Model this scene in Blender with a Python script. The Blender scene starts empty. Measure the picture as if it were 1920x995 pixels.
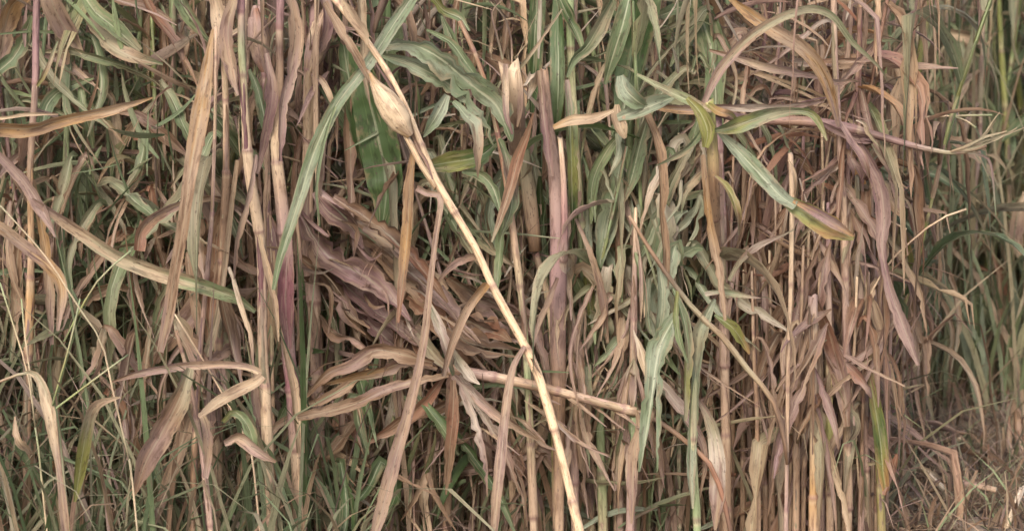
import bpy, math, random
import numpy as np
from mathutils import Vector, noise, Matrix

sc = bpy.context.scene
col = sc.collection
RND = random.Random(7)

# ------------------------------------------------------------------ camera
CAM_H, PITCH = 1.35, math.radians(9.0)
CAM = Vector((0, 0, CAM_H))
FWD = Vector((0, math.cos(PITCH), -math.sin(PITCH)))
UP = Vector((0, math.sin(PITCH), math.cos(PITCH)))
cd = bpy.data.cameras.new('camera')
cd.sensor_width = 36.0
cd.angle = 2 * math.atan(0.96 / 5.0)
cd.clip_start, cd.clip_end = 0.05, 2000
cd.dof.use_dof = True
cd.dof.focus_distance = 4.95
cd.dof.aperture_fstop = 4.2
cam = bpy.data.objects.new('camera', cd)
cam.location = CAM
cam.rotation_euler = (math.radians(90) - PITCH, 0, 0)
col.objects.link(cam)
sc.camera = cam

# ------------------------------------------------------------------ sky and sun (bright overcast, light from upper left behind the camera)
SUN_FROM = Vector((-0.20, -0.74, 0.64)).normalized()
w = bpy.data.worlds.new('World')
sc.world = w
w.use_nodes = True
nt = w.node_tree
bg = nt.nodes['Background']
sky = nt.nodes.new('ShaderNodeTexSky')
sky.sky_type = 'NISHITA'
sky.sun_disc = False
sky.sun_elevation = math.asin(SUN_FROM.z)
sky.sun_rotation = math.atan2(SUN_FROM.x, SUN_FROM.y) % (2 * math.pi)
sky.dust_density = 4.0
sky.air_density = 1.0
nt.links.new(sky.outputs[0], bg.inputs['Color'])
bg.inputs['Strength'].default_value = 0.15
sl = bpy.data.lights.new('sun', 'SUN')
sl.energy = 1.5
sl.angle = math.radians(24)
sl.color = (1.0, 0.93, 0.84)
so = bpy.data.objects.new('sun', sl)
so.rotation_euler = (-SUN_FROM).to_track_quat('-Z', 'Y').to_euler()
so.location = (0, 0, 10)
col.objects.link(so)
sc.view_settings.view_transform = 'Standard'
sc.view_settings.look = 'None'
sc.view_settings.exposure = 1.02
sc.view_settings.gamma = 1.0
sc.render.engine = 'CYCLES'
sc.cycles.use_denoising = True
sc.cycles.max_bounces = 12
sc.cycles.diffuse_bounces = 8
sc.cycles.transmission_bounces = 8
sc.cycles.caustics_reflective = False
sc.cycles.caustics_refractive = False

# ------------------------------------------------------------------ palette: intrinsic colours of the leaves (linear)
PAL = dict(T=(0.375, 0.268, 0.185), P=(0.50, 0.385, 0.26), W=(0.53, 0.46, 0.38), M=(0.305, 0.212, 0.185),
           V=(0.225, 0.138, 0.14), B=(0.235, 0.15, 0.095), R=(0.25, 0.125, 0.08), O=(0.37, 0.225, 0.10),
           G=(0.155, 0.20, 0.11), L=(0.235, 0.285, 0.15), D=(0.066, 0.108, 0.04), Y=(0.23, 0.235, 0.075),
           K=(0.10, 0.065, 0.048), X=(0.215, 0.10, 0.115), S=(0.29, 0.265, 0.175), Z=(0.62, 0.455, 0.30), C=(0.265, 0.30, 0.215))
RIB = dict(G=0.7, L=0.6, D=0.3, Y=0.5, C=0.6)
NP = {k: np.array(list(v) + [RIB.get(k, 0.25)]) for k, v in PAL.items()}


def cols_along(s, n):
    a = np.array([NP[c] for c in s])
    if len(a) == 1:
        return np.repeat(a, n, 0)
    t = np.linspace(0, len(a) - 1, n)
    i = np.minimum(t.astype(int), len(a) - 2)
    f = (t - i)[:, None]
    return a[i] * (1 - f) + a[i + 1] * f


# ------------------------------------------------------------------ materials
def nodes_of(name):
    m = bpy.data.materials.new(name)
    m.use_nodes = True
    t = m.node_tree
    t.nodes.clear()
    return m, t


def N(t, kind, **kw):
    n = t.nodes.new(kind)
    for k, v in kw.items():
        setattr(n, k, v)
    return n


def math_node(t, op, a, b=None, c=None, clamp=False):
    n = N(t, 'ShaderNodeMath', operation=op, use_clamp=clamp)
    for i, x in enumerate((a, b, c)):
        if x is None:
            continue
        if isinstance(x, (int, float)):
            n.inputs[i].default_value = x
        else:
            t.links.new(x, n.inputs[i])
    return n.outputs[0]


def smooth(t, v, lo, hi):
    n = N(t, 'ShaderNodeMapRange', interpolation_type='SMOOTHSTEP')
    t.links.new(v, n.inputs[0])
    n.inputs[1].default_value, n.inputs[2].default_value = lo, hi
    return n.outputs[0]


def mixc(t, fac, a, b, blend='MIX'):
    n = N(t, 'ShaderNodeMix', data_type='RGBA', blend_type=blend)
    for i, x in ((0, fac), (6, a), (7, b)):
        if isinstance(x, (int, float)):
            n.inputs[i].default_value = x
        elif isinstance(x, tuple):
            n.inputs[i].default_value = (*x, 1)
        else:
            t.links.new(x, n.inputs[i])
    return n.outputs[2]


def plant_material(name, streak=30, translucency=0.3, rough=0.55, bump=0.25, edge=True, across=1.0):
    m, t = nodes_of(name)
    uv = N(t, 'ShaderNodeUVMap', uv_map='uv')
    sep = N(t, 'ShaderNodeSeparateXYZ')
    t.links.new(uv.outputs[0], sep.inputs[0])
    u, v = sep.outputs[0], sep.outputs[1]
    oi = N(t, 'ShaderNodeObjectInfo')
    att = N(t, 'ShaderNodeAttribute', attribute_name='col')
    rnd = math_node(t, 'MULTIPLY', oi.outputs['Random'], 37.0)
    du = math_node(t, 'ABSOLUTE', math_node(t, 'SUBTRACT', u, 0.5))

    def nz(su, sv, scale=1.0, det=2.0, rough_=0.5):
        cb = N(t, 'ShaderNodeCombineXYZ')
        t.links.new(math_node(t, 'MULTIPLY', u, su), cb.inputs[0])
        t.links.new(math_node(t, 'MULTIPLY', v, sv), cb.inputs[1])
        t.links.new(rnd, cb.inputs[2])
        n = N(t, 'ShaderNodeTexNoise')
        n.inputs['Scale'].default_value = scale
        n.inputs['Detail'].default_value = det
        n.inputs['Roughness'].default_value = rough_
        t.links.new(cb.outputs[0], n.inputs['Vector'])
        return n.outputs['Fac']

    fine = nz(streak, 3.0, 1.0, 3.0, 0.65)
    mid = nz(4.5, 24.0, 1.0, 4.0, 0.6)
    big = nz(2.0 * across, 22.0, 1.0, 4.0, 0.6)
    base = mixc(t, 1.0, att.outputs['Color'], oi.outputs['Color'], 'MULTIPLY')
    # drier, paler streaks and brown blotches
    pale = mixc(t, 1.0, base, (1.45, 1.42, 1.36), 'MULTIPLY')
    c = mixc(t, math_node(t, 'MULTIPLY', smooth(t, fine, 0.48, 0.70), 0.85), base, pale)
    darkc = mixc(t, 1.0, base, (0.52, 0.46, 0.44), 'MULTIPLY')
    c = mixc(t, math_node(t, 'MULTIPLY', smooth(t, mid, 0.48, 0.68), 0.85), c, darkc)
    if edge:
        e = math_node(t, 'ADD', big, math_node(t, 'MULTIPLY', math_node(t, 'POWER', du, 2.0), 0.9))
        c = mixc(t, math_node(t, 'MULTIPLY', smooth(t, e, 0.66, 0.80), 0.7), c, mixc(t, 0.35, (0.36, 0.245, 0.155), base))
        die = nz(7.0, 10.0, 1.0, 3.0, 0.6)
        c = mixc(t, math_node(t, 'MULTIPLY', smooth(t, die, 0.56, 0.63), 0.62), c, mixc(t, 0.45, (0.42, 0.33, 0.23), base))
        ribm = math_node(t, 'SUBTRACT', 1.0, smooth(t, du, 0.018, 0.045))
        ribf = math_node(t, 'MULTIPLY', ribm, att.outputs['Alpha'])
        c = mixc(t, ribf, c, mixc(t, 0.75, base, (0.55, 0.56, 0.40)))
    else:
        c = mixc(t, math_node(t, 'MULTIPLY', smooth(t, big, 0.58, 0.72), 0.6), c, (0.22, 0.14, 0.12))
    # small dark specks of mould and insect damage
    sp = nz(9.0, 90.0, 1.0, 2.0)
    c = mixc(t, math_node(t, 'MULTIPLY', smooth(t, sp, 0.63, 0.70), 0.6), c, (0.09, 0.06, 0.05))
    bs = N(t, 'ShaderNodeBsdfPrincipled')
    t.links.new(c, bs.inputs['Base Color'])
    bs.inputs['Roughness'].default_value = rough
    bs.inputs['Specular IOR Level'].default_value = 0.35
    bp = N(t, 'ShaderNodeBump')
    bp.inputs['Strength'].default_value = bump
    bp.inputs['Distance'].default_value = 0.0015
    t.links.new(math_node(t, 'ADD', fine, math_node(t, 'MULTIPLY', mid, 0.8)), bp.inputs['Height'])
    t.links.new(bp.outputs[0], bs.inputs['Normal'])
    out = N(t, 'ShaderNodeOutputMaterial')
    if translucency > 0:
        tr = N(t, 'ShaderNodeBsdfTranslucent')
        t.links.new(c, tr.inputs['Color'])
        mx = N(t, 'ShaderNodeMixShader')
        mx.inputs[0].default_value = translucency
        t.links.new(bs.outputs[0], mx.inputs[1])
        t.links.new(tr.outputs[0], mx.inputs[2])
        t.links.new(mx.outputs[0], out.inputs[0])
    else:
        t.links.new(bs.outputs[0], out.inputs[0])
    return m


M_LEAF = plant_material('leaf_blade', 13, 0.40, 0.5, 0.5)
M_STALK = plant_material('stalk_rind', 9, 0.0, 0.5, 0.5, edge=False)
M_HUSK = plant_material('husk', 14, 0.12, 0.6, 0.6, edge=False)
M_GRASS = plant_material('grass_blade', 6, 0.4, 0.6, 0.1, edge=False)


def soil_material():
    m, t = nodes_of('soil')
    tc = N(t, 'ShaderNodeTexCoord')
    n1 = N(t, 'ShaderNodeTexNoise'); n1.inputs['Scale'].default_value = 6; n1.inputs['Detail'].default_value = 8
    n2 = N(t, 'ShaderNodeTexNoise'); n2.inputs['Scale'].default_value = 90; n2.inputs['Detail'].default_value = 5
    t.links.new(tc.outputs['Object'], n1.inputs['Vector'])
    t.links.new(tc.outputs['Object'], n2.inputs['Vector'])
    c = mixc(t, smooth(t, n1.outputs['Fac'], 0.35, 0.65), (0.12, 0.09, 0.066), (0.19, 0.145, 0.105))
    c = mixc(t, math_node(t, 'MULTIPLY', smooth(t, n2.outputs['Fac'], 0.45, 0.7), 0.6), c, (0.075, 0.055, 0.042))
    bs = N(t, 'ShaderNodeBsdfPrincipled')
    bs.inputs['Roughness'].default_value = 0.95
    t.links.new(c, bs.inputs['Base Color'])
    bp = N(t, 'ShaderNodeBump'); bp.inputs['Strength'].default_value = 0.7; bp.inputs['Distance'].default_value = 0.01
    t.links.new(n2.outputs['Fac'], bp.inputs['Height'])
    t.links.new(bp.outputs[0], bs.inputs['Normal'])
    out = N(t, 'ShaderNodeOutputMaterial')
    t.links.new(bs.outputs[0], out.inputs[0])
    return m


# ------------------------------------------------------------------ mesh helpers
def mesh_from(name, V, F, C, UVv, mat):
    """V n*3, F list of quads (m*4), C n*4 vertex colours, UVv n*2 per vertex"""
    V = np.asarray(V, dtype=np.float32); F = np.asarray(F, dtype=np.int32)
    me = bpy.data.meshes.new(name)
    me.vertices.add(len(V)); me.vertices.foreach_set('co', V.ravel())
    me.loops.add(F.size); me.loops.foreach_set('vertex_index', F.ravel())
    me.polygons.add(len(F))
    me.polygons.foreach_set('loop_start', np.arange(0, F.size, 4, dtype=np.int32))
    me.polygons.foreach_set('use_smooth', np.ones(len(F), dtype=bool))
    me.update(calc_edges=True)
    a = me.attributes.new('col', 'FLOAT_COLOR', 'POINT')
    a.data.foreach_set('color', np.asarray(C, dtype=np.float32).ravel())
    uvl = me.uv_layers.new(name='uv')
    uvl.data.foreach_set('uv', np.asarray(UVv, dtype=np.float32)[F.ravel()].ravel())
    me.materials.append(mat)
    return me


def grid_faces(n, m, off=0, wrap=False):
    i = np.arange(n - 1)[:, None]
    jm = m if wrap else m - 1
    j = np.arange(jm)[None, :]
    a = i * m + j; b = i * m + (j + 1) % m
    return (np.stack([a, b, b + m, a + m], -1).reshape(-1, 4) + off)


def catmull(P, n):
    """resample the polyline P (k*d) smoothly to n points, evenly in arc length"""
    P = np.asarray(P, float)
    if len(P) == 2:
        t = np.linspace(0, 1, n)[:, None]
        return P[0] * (1 - t) + P[1] * t
    Q = np.vstack([2 * P[0] - P[1], P, 2 * P[-1] - P[-2]])
    out = []
    for i in range(1, len(Q) - 2):
        p0, p1, p2, p3 = Q[i - 1], Q[i], Q[i + 1], Q[i + 2]
        for t in np.linspace(0, 1, 12, endpoint=False):
            out.append(0.5 * ((2 * p1) + (-p0 + p2) * t + (2 * p0 - 5 * p1 + 4 * p2 - p3) * t * t + (-p0 + 3 * p1 - 3 * p2 + p3) * t ** 3))
    out.append(Q[-2])
    out = np.array(out)
    d = np.r_[0, np.cumsum(np.linalg.norm(np.diff(out[:, :3], axis=0), axis=1))]
    s = np.linspace(0, d[-1], n)
    return np.stack([np.interp(s, d, out[:, k]) for k in range(out.shape[1])], -1)


def unit(a):
    return a / np.maximum(np.linalg.norm(a, axis=-1, keepdims=True), 1e-9)


def leaf_arrays(C, W, cols, nref, roll=0.0, curl=0.6, fold=0.15, wav=0.06, rag=0.15, rng=RND, nx=7, crump=0.04, split=None):
    """ribbon along C (n*3): a blade with midrib fold, curl, wavy and torn edges"""
    n = len(C)
    T = unit(np.gradient(C, axis=0))
    nref = np.broadcast_to(np.asarray(nref, float), C.shape)
    side = unit(np.cross(nref, T))
    for i in range(1, n):                                   # no flips
        if np.dot(side[i], side[i - 1]) < 0:
            side[i] = -side[i]
    nor = unit(np.cross(T, side))
    roll = np.interp(np.linspace(0, 1, n), np.linspace(0, 1, len(np.atleast_1d(roll))), np.atleast_1d(roll))[:, None]
    s2 = side * np.cos(roll) + nor * np.sin(roll)
    n2 = -side * np.sin(roll) + nor * np.cos(roll)
    L = np.r_[0, np.cumsum(np.linalg.norm(np.diff(C, axis=0), axis=1))]
    ss = list(np.linspace(-1, 1, nx))
    cut = None
    if split:                                              # torn lengthwise from the tip back to split (fraction of the length)
        cut = rng.randrange(1, nx - 1)
        ss = ss[:cut + 1] + ss[cut:]
    ss = np.array(ss)
    m = len(ss)
    ph = [rng.uniform(0, 100) for _ in range(4)]
    sp_a, sp_b = rng.uniform(.3, 1.1), rng.uniform(-1.2, 1.2)
    def nz(a, f):
        return np.array([noise.noise((l * f, a, a * 1.7)) for l in L])
    ragl = 1 - rag * np.clip(nz(ph[0], 42) * 1.1 + 0.12, 0, 1.6)
    ragr = 1 - rag * np.clip(nz(ph[1], 42) * 1.1 + 0.12, 0, 1.6)
    ragl = ragl * (1 - min(1, rag * 2.2) * np.clip((nz(ph[3], 75) - .24) * 5, 0, .75))
    ragr = ragr * (1 - min(1, rag * 2.2) * np.clip((nz(ph[2], 75) - .24) * 5, 0, .75))
    wl, wr = nz(ph[2], 28), nz(ph[3], 28)
    c2 = curl * (1 + 0.7 * nz(ph[0] + 9, 9))
    c2 = np.where(np.abs(c2) < 0.05, 0.05, c2)
    V = np.zeros((n, m, 3))
    ff = np.linspace(0, 1, n)
    for j, s in enumerate(ss):
        hw = W * 0.5 * (ragl if s < 0 else ragr)
        x = np.sin(s * c2) / c2
        z = (1 - np.cos(s * c2)) / c2 + fold * abs(s) + wav * 4 * s * s * (wl if s < 0 else wr)
        z = z + crump * np.array([noise.noise((l * 40, s * 1.6 + ph[2], ph[1])) for l in L]) * 3
        V[:, j] = C + s2 * (hw * x)[:, None] + n2 * (hw * z)[:, None]
        if split:
            e = np.clip(ff - split, 0, 1) ** 1.3 * (1 if j > cut else -1)
            V[:, j] += s2 * (e * W.max() * sp_a)[:, None] + n2 * (e * W.max() * sp_b)[:, None]
    uv = np.zeros((n, m, 2))
    uv[:, :, 0] = (ss * 0.5 + 0.5)[None, :]
    uv[:, :, 1] = L[:, None]
    cc = np.zeros((n, m, 4))
    for j, s in enumerate(ss):
        fj = np.clip(ff + .16 * np.array([noise.noise((l * 9, s * 2.2, ph[0])) for l in L]) * 1.6, 0, 1)
        cc[:, j] = np.stack([np.interp(fj, ff, cols[:, k]) for k in range(4)], -1)
    F = grid_faces(n, m)
    if split:
        F = F[(F[:, 0] % m) != cut]
    return V.reshape(-1, 3), F, cc.reshape(-1, 4), uv.reshape(-1, 2)


def stalk_arrays(P, R, cols, node_at, rng=RND, m=9, sheath=True):
    """tube along P with swollen, darker nodes at the arc lengths node_at"""
    P = np.asarray(P, float)
    L0 = np.r_[0, np.cumsum(np.linalg.norm(np.diff(P, axis=0), axis=1))]
    s = list(np.linspace(0, L0[-1], max(6, int(L0[-1] / 0.035))))
    for a in node_at:
        s += [a - 0.016, a - 0.008, a - 0.003, a, a + 0.003, a + 0.009]
    s = np.unique(np.round(np.clip(s, 0, L0[-1]), 4))
    C = np.stack([np.interp(s, L0, P[:, k]) for k in range(3)], -1)
    r = np.interp(s, np.linspace(0, L0[-1], len(R)), R)
    cc = np.stack([np.interp(s, np.linspace(0, L0[-1], len(cols)), cols[:, k]) for k in range(4)], -1)
    dark = np.array([0.20, 0.115, 0.105, 0.2]); pale = np.array([0.5, 0.40, 0.28, 0.2])
    for a in node_at:
        b = np.exp(-((s - a) / 0.005) ** 2)
        r = r * (1 + 0.11 * b)
        cc = cc * (1 - 0.7 * b[:, None]) + dark * 0.7 * b[:, None]
        up = ((s > a + 0.006) & (s < a + 0.012))[:, None]
        cc = np.where(up, cc * 0.6 + pale * 0.4, cc)
    if len(node_at) and sheath:                                # every internode a little off-round and offset
        k = np.searchsorted(np.array(node_at), s)
        r = r * (1 + 0.10 * np.sin(k * 2.3 + 1.0)) 
    T = unit(np.gradient(C, axis=0))
    ref = np.array([0.31, 0.95, 0.05])
    A = unit(np.cross(T, ref)); B = np.cross(T, A)
    th = np.linspace(0, 2 * math.pi, m, endpoint=False)
    flat = np.array([1 + 0.09 * math.cos(2 * x + 0.7) - (0.10 if abs(x - 2.4) < 0.5 else 0) for x in th])
    V = C[:, None, :] + (r[:, None] * flat)[:, :, None] * (np.cos(th)[None, :, None] * A[:, None, :] + np.sin(th)[None, :, None] * B[:, None, :])
    n = len(C)
    jag = np.array([rng.uniform(-.9, .9) for _ in range(m)]) * r[0]        # splintered upper end
    V[0] += T[0] * jag[:, None]; V[1] += T[1] * jag[:, None] * .3
    uv = np.zeros((n, m, 2)); uv[:, :, 0] = np.abs(np.linspace(-1, 1, m, endpoint=False))[None, :]; uv[:, :, 1] = s[:, None]
    V = V.reshape(-1, 3); F = grid_faces(n, m, 0, True)
    ce = np.repeat(cc[:, None, :], m, 1).reshape(-1, 4)
    uv = uv.reshape(-1, 2)
    # pale pith on the two cut ends
    V = np.vstack([V, C[0], C[-1]]); ce = np.vstack([ce, np.array([.42, .33, .24, .2]), np.array([.42, .33, .24, .2])]); uv = np.vstack([uv, [0, 0], [0, s[-1]]])
    k = len(V)
    caps = []
    for j in range(0, m - 1, 2):
        caps.append([k - 2, (j + 2) % m, (j + 1) % m, j])
        o = (n - 1) * m
        caps.append([k - 1, o + j, o + (j + 1) % m, o + (j + 2) % m])
    return V, np.vstack([F, np.array(caps)]), ce, uv


def obj(name, me, parent=None):
    o = bpy.data.objects.new(name, me)
    col.objects.link(o)
    if parent is not None:
        o.parent = parent
    return o


def thing(name, label, cat, loc, group=None):
    o = bpy.data.objects.new(name, None)
    o.empty_display_size = 0.05
    o.location = loc
    o['label'] = label; o['category'] = cat
    if group:
        o['group'] = group
    col.objects.link(o)
    return o


def tag(o, **kw):
    for k, v in kw.items():
        o[k] = v
    return o


# ------------------------------------------------------------------ ground
def ground_z(x, y):
    z = 0.022 * noise.noise((x * 2.1, y * 2.1, 3.0)) + 0.012 * noise.noise((x * 7, y * 7, 1.0)) + 0.007 * noise.noise((x * 21, y * 21, 5.0))
    if x > 0.6 and 4.5 < y < 7.5:
        z += 0.02 * noise.noise((x * 5, y * 4, 9.0)) + 0.09 * math.exp(-((x - 1.02) / 0.16) ** 2 - ((y - 6.05) / 0.22) ** 2)
    return z


def make_ground():
    xs = np.unique(np.r_[np.linspace(-300, -4, 14), np.linspace(-4, 4, 170), np.linspace(4, 300, 14)])
    ys = np.unique(np.r_[np.linspace(-60, 3.4, 12), np.linspace(3.4, 9, 150), np.linspace(9, 18, 40), np.linspace(18, 500, 16)])
    V = np.array([(x, y, ground_z(x, y) if (-5 < x < 5 and 2 < y < 19) else 0.0) for y in ys for x in xs])
    n = len(V)
    me = mesh_from('ground', V, grid_faces(len(ys), len(xs)), np.ones((n, 4)), V[:, :2], soil_material())
    tag(obj('ground', me), kind='structure')


make_ground()


# ------------------------------------------------------------------ grass and litter (nobody could count these)
def pixel(X, Y, Z):
    v = Vector((X, Y, Z)) - CAM
    d = v.dot(FWD)
    return 960 + v.x / d * 5000, 497.5 - v.dot(UP) / d * 5000


def at(x, y, Y):
    r = FWD + Vector((1, 0, 0)) * ((x - 960) / 5000) + UP * ((497.5 - y) / 5000)
    return CAM + r * (Y / r.y)


def blades(name, roots, hts, wid, pal, droop, mat=M_GRASS, seed=1, seg=5, kind='stuff', tilt0=0.2):
    g = np.random.default_rng(seed)
    n = len(roots)
    roots = np.asarray(roots, float)
    az = g.uniform(0, 2 * math.pi, n); lean = g.uniform(0.0, tilt0, n); bend = g.uniform(0.1, droop, n) * (0.6 + 0.8 * g.random(n))
    t = np.linspace(0, 1, seg)
    ang = lean[:, None] + bend[:, None] * t[None, :] ** 1.4
    step = (np.asarray(hts) / (seg - 1))[:, None]
    dz = np.cumsum(np.cos(ang) * step, 1) - np.cos(ang[:, :1]) * step
    dr = np.cumsum(np.sin(ang) * step, 1) - np.sin(ang[:, :1]) * step
    C = np.stack([roots[:, 0:1] + dr * np.cos(az)[:, None], roots[:, 1:2] + dr * np.sin(az)[:, None], roots[:, 2:3] + dz], -1)
    fa = g.uniform(0, math.pi, n)
    side = np.stack([np.cos(fa), np.sin(fa) * 0.6, g.uniform(-.2, .2, n)], -1)
    prof = np.interp(t, [0, 0.15, 0.6, 1], [0.6, 1, 0.85, 0.06])
    hw = (g.uniform(*wid, n)[:, None] * prof[None, :])[:, :, None] * 0.5
    V = np.stack([C - side[:, None, :] * hw, C + side[:, None, :] * hw], 2).reshape(-1, 3)
    base = np.arange(n) * seg * 2
    q = np.array([[i * 2, i * 2 + 1, i * 2 + 3, i * 2 + 2] for i in range(seg - 1)])
    F = (base[:, None, None] + q[None]).reshape(-1, 4)
    P = np.array([NP[c] for c in pal])
    a = P[g.integers(0, len(pal), n)]; b = P[g.integers(0, len(pal), n)]
    k = g.uniform(0, 1, (n, 1)) * 0.5
    c0 = a * (1 - k) + b * k
    c0 = c0 * g.uniform(0.8, 1.15, (n, 1))
    cc = np.repeat(c0[:, None, :], seg * 2, 1).reshape(-1, 4)
    uv = np.zeros((n, seg, 2, 2)); uv[:, :, 1, 0] = 1; uv[:, :, :, 1] = (t[None, :, None] * np.asarray(hts)[:, None, None]) + g.uniform(0, 9, (n, 1, 1))
    uv[..., 0] += g.uniform(0, 60, (n, 1, 1))
    me = mesh_from(name, V, F, cc, uv.reshape(-1, 2), mat)
    return tag(obj(name, me), kind=kind)


def gap(x, y):
    """the bare, littered strip at the end of the rows, lower right"""
    return x > 0.70 * y / 5 + 0.05 * math.sin(y * 5) and y < 6.2


def scatter(n, xr, yr, seed, keep=lambda x, y: True):
    g = random.Random(seed)
    out = []
    while len(out) < n:
        y = g.uniform(*yr)
        x = g.uniform(*xr) * y / 5
        if keep(x, y):
            out.append((x, y, ground_z(x, y) - 0.005))
    return out


g0 = np.random.default_rng(3)


def hts(n, a, b):
    return a + (b - a) * g0.random(n) ** 1.5


R1 = scatter(2600, (-1.25, -0.30), (4.7, 6.3), 11)
tag(blades('green_grass', R1, hts(len(R1), .15, .72), (.004, .015), 'GGSDGSBTGM', 2.3, seed=11, seg=6), label='thin green and dry grass growing among the maize on the left', category='grass')
R2 = scatter(7000, (-0.6, 0.72), (5.0, 6.6), 12, lambda x, y: not gap(x, y))
tag(blades('dry_grass', R2, hts(len(R2), .10, .60), (.004, .014), 'TMBTPSLGBM', 1.7, seed=12, seg=6), label='dry tan grass and leaf shreds under the standing stalks', category='dry grass')
R3 = scatter(5600, (0.66, 1.5), (5.95, 9.5), 13)
tag(blades('weedy_grass', R3, hts(len(R3), .15, 1.1), (.006, .022), 'CSLGCLTTSPL', 1.2, seed=13, seg=6), label='tall green weeds and grass behind the bare strip', category='weeds')
R4 = scatter(2300, (0.60, 1.25), (5.0, 6.4), 14)
tag(blades('short_grass', R4, hts(len(R4), .03, .26), (.003, .007), 'TSMBTGSBLMKB', 1.9, seed=14, seg=4, tilt0=.6), label='short withered grass on the bare strip', category='grass')
R5 = scatter(4200, (-1.3, 1.3), (4.6, 7.0), 15)
R5 = [(x, y, z + random.Random(i).uniform(.004, .02)) for i, (x, y, z) in enumerate(R5)]
tag(blades('straw_litter', R5, hts(len(R5), .05, .24), (.004, .013), 'TPMBMTKT', 0.5, seed=15, seg=3, tilt0=.0), label='broken straw littering the soil', category='straw')
# lay the straw down: nearly flat, pointing any way
_o = bpy.data.objects['straw_litter']
_n = len(R5)
_co = np.zeros(len(_o.data.vertices) * 3, dtype=np.float32); _o.data.vertices.foreach_get('co', _co)
_co = _co.reshape(_n, -1, 3)
_r = np.array(R5)[:, None, :]
_d = _co - _r
_a = g0.uniform(0, 2 * math.pi, _n)[:, None]
_h = _d[..., 2].copy()
_t = g0.uniform(0.0, 0.35, _n)[:, None]
_d2 = np.stack([_d[..., 0] * np.cos(_a) * 1 + _h * np.sin(_a) * np.cos(_t), _d[..., 1] + _h * np.cos(_a) * np.cos(_t), _h * np.sin(_t) + np.abs(_d[..., 0]) * .3], -1)
_o.data.vertices.foreach_set('co', (_r + _d2).astype(np.float32).ravel())
_o.data.update()


def clods():
    r = random.Random(61)
    import bmesh
    bm = bmesh.new(); bmesh.ops.create_icosphere(bm, subdivisions=2, radius=1)
    base = np.array([v.co[:] for v in bm.verts]); tri = [[v.index for v in f.verts] for f in bm.faces]; bm.free()
    V = []; F = []
    for x, y, z in scatter(420, (.60, 1.15), (4.9, 6.4), 62):
        s_ = .008 + .034 * r.random() ** 3
        sd = r.uniform(0, 90)
        k = np.array([1 + .55 * noise.noise((b[0] * 1.3 + sd, b[1] * 1.3, b[2] * 1.3)) + .2 * noise.noise((b[0] * 4 + sd, b[1] * 4, b[2] * 4)) for b in base])[:, None]
        o = sum(len(v) for v in V)
        V.append(base * k * s_ * np.array([1.2, 1, .7]) + np.array([x, y, z + s_ * .3]))
        F += [[a + o for a in t] for t in tri]
    me = bpy.data.meshes.new('soil_clods'); me.from_pydata(np.vstack(V).tolist(), [], F); me.materials.append(bpy.data.materials['soil'])
    tag(obj('soil_clods', me), kind='stuff', label='crumbled soil clods on the bare strip', category='soil')


clods()
R6 = [(x, y, z + .02) for x, y, z in scatter(900, (.58, 1.15), (4.9, 6.5), 64)][:480]
blades('loose_straw', R6, hts(len(R6), .04, .16), (.004, .013), 'TBMTPKB', 1.2, seed=65, seg=4, tilt0=3.0)
tag(bpy.data.objects['loose_straw'], label='pale loose straw on the bare strip', category='straw')
_o = bpy.data.objects['loose_straw']
_co = np.zeros(len(_o.data.vertices) * 3, dtype=np.float32); _o.data.vertices.foreach_get('co', _co); _co = _co.reshape(len(R6), -1, 3)
_co[..., 2] -= np.minimum(_co[..., 2].min(1) - np.array(R6)[:, 2] + .015, 0)[:, None]      # none sinks below the soil
_o.data.vertices.foreach_set('co', _co.ravel()); _o.data.update()


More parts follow.
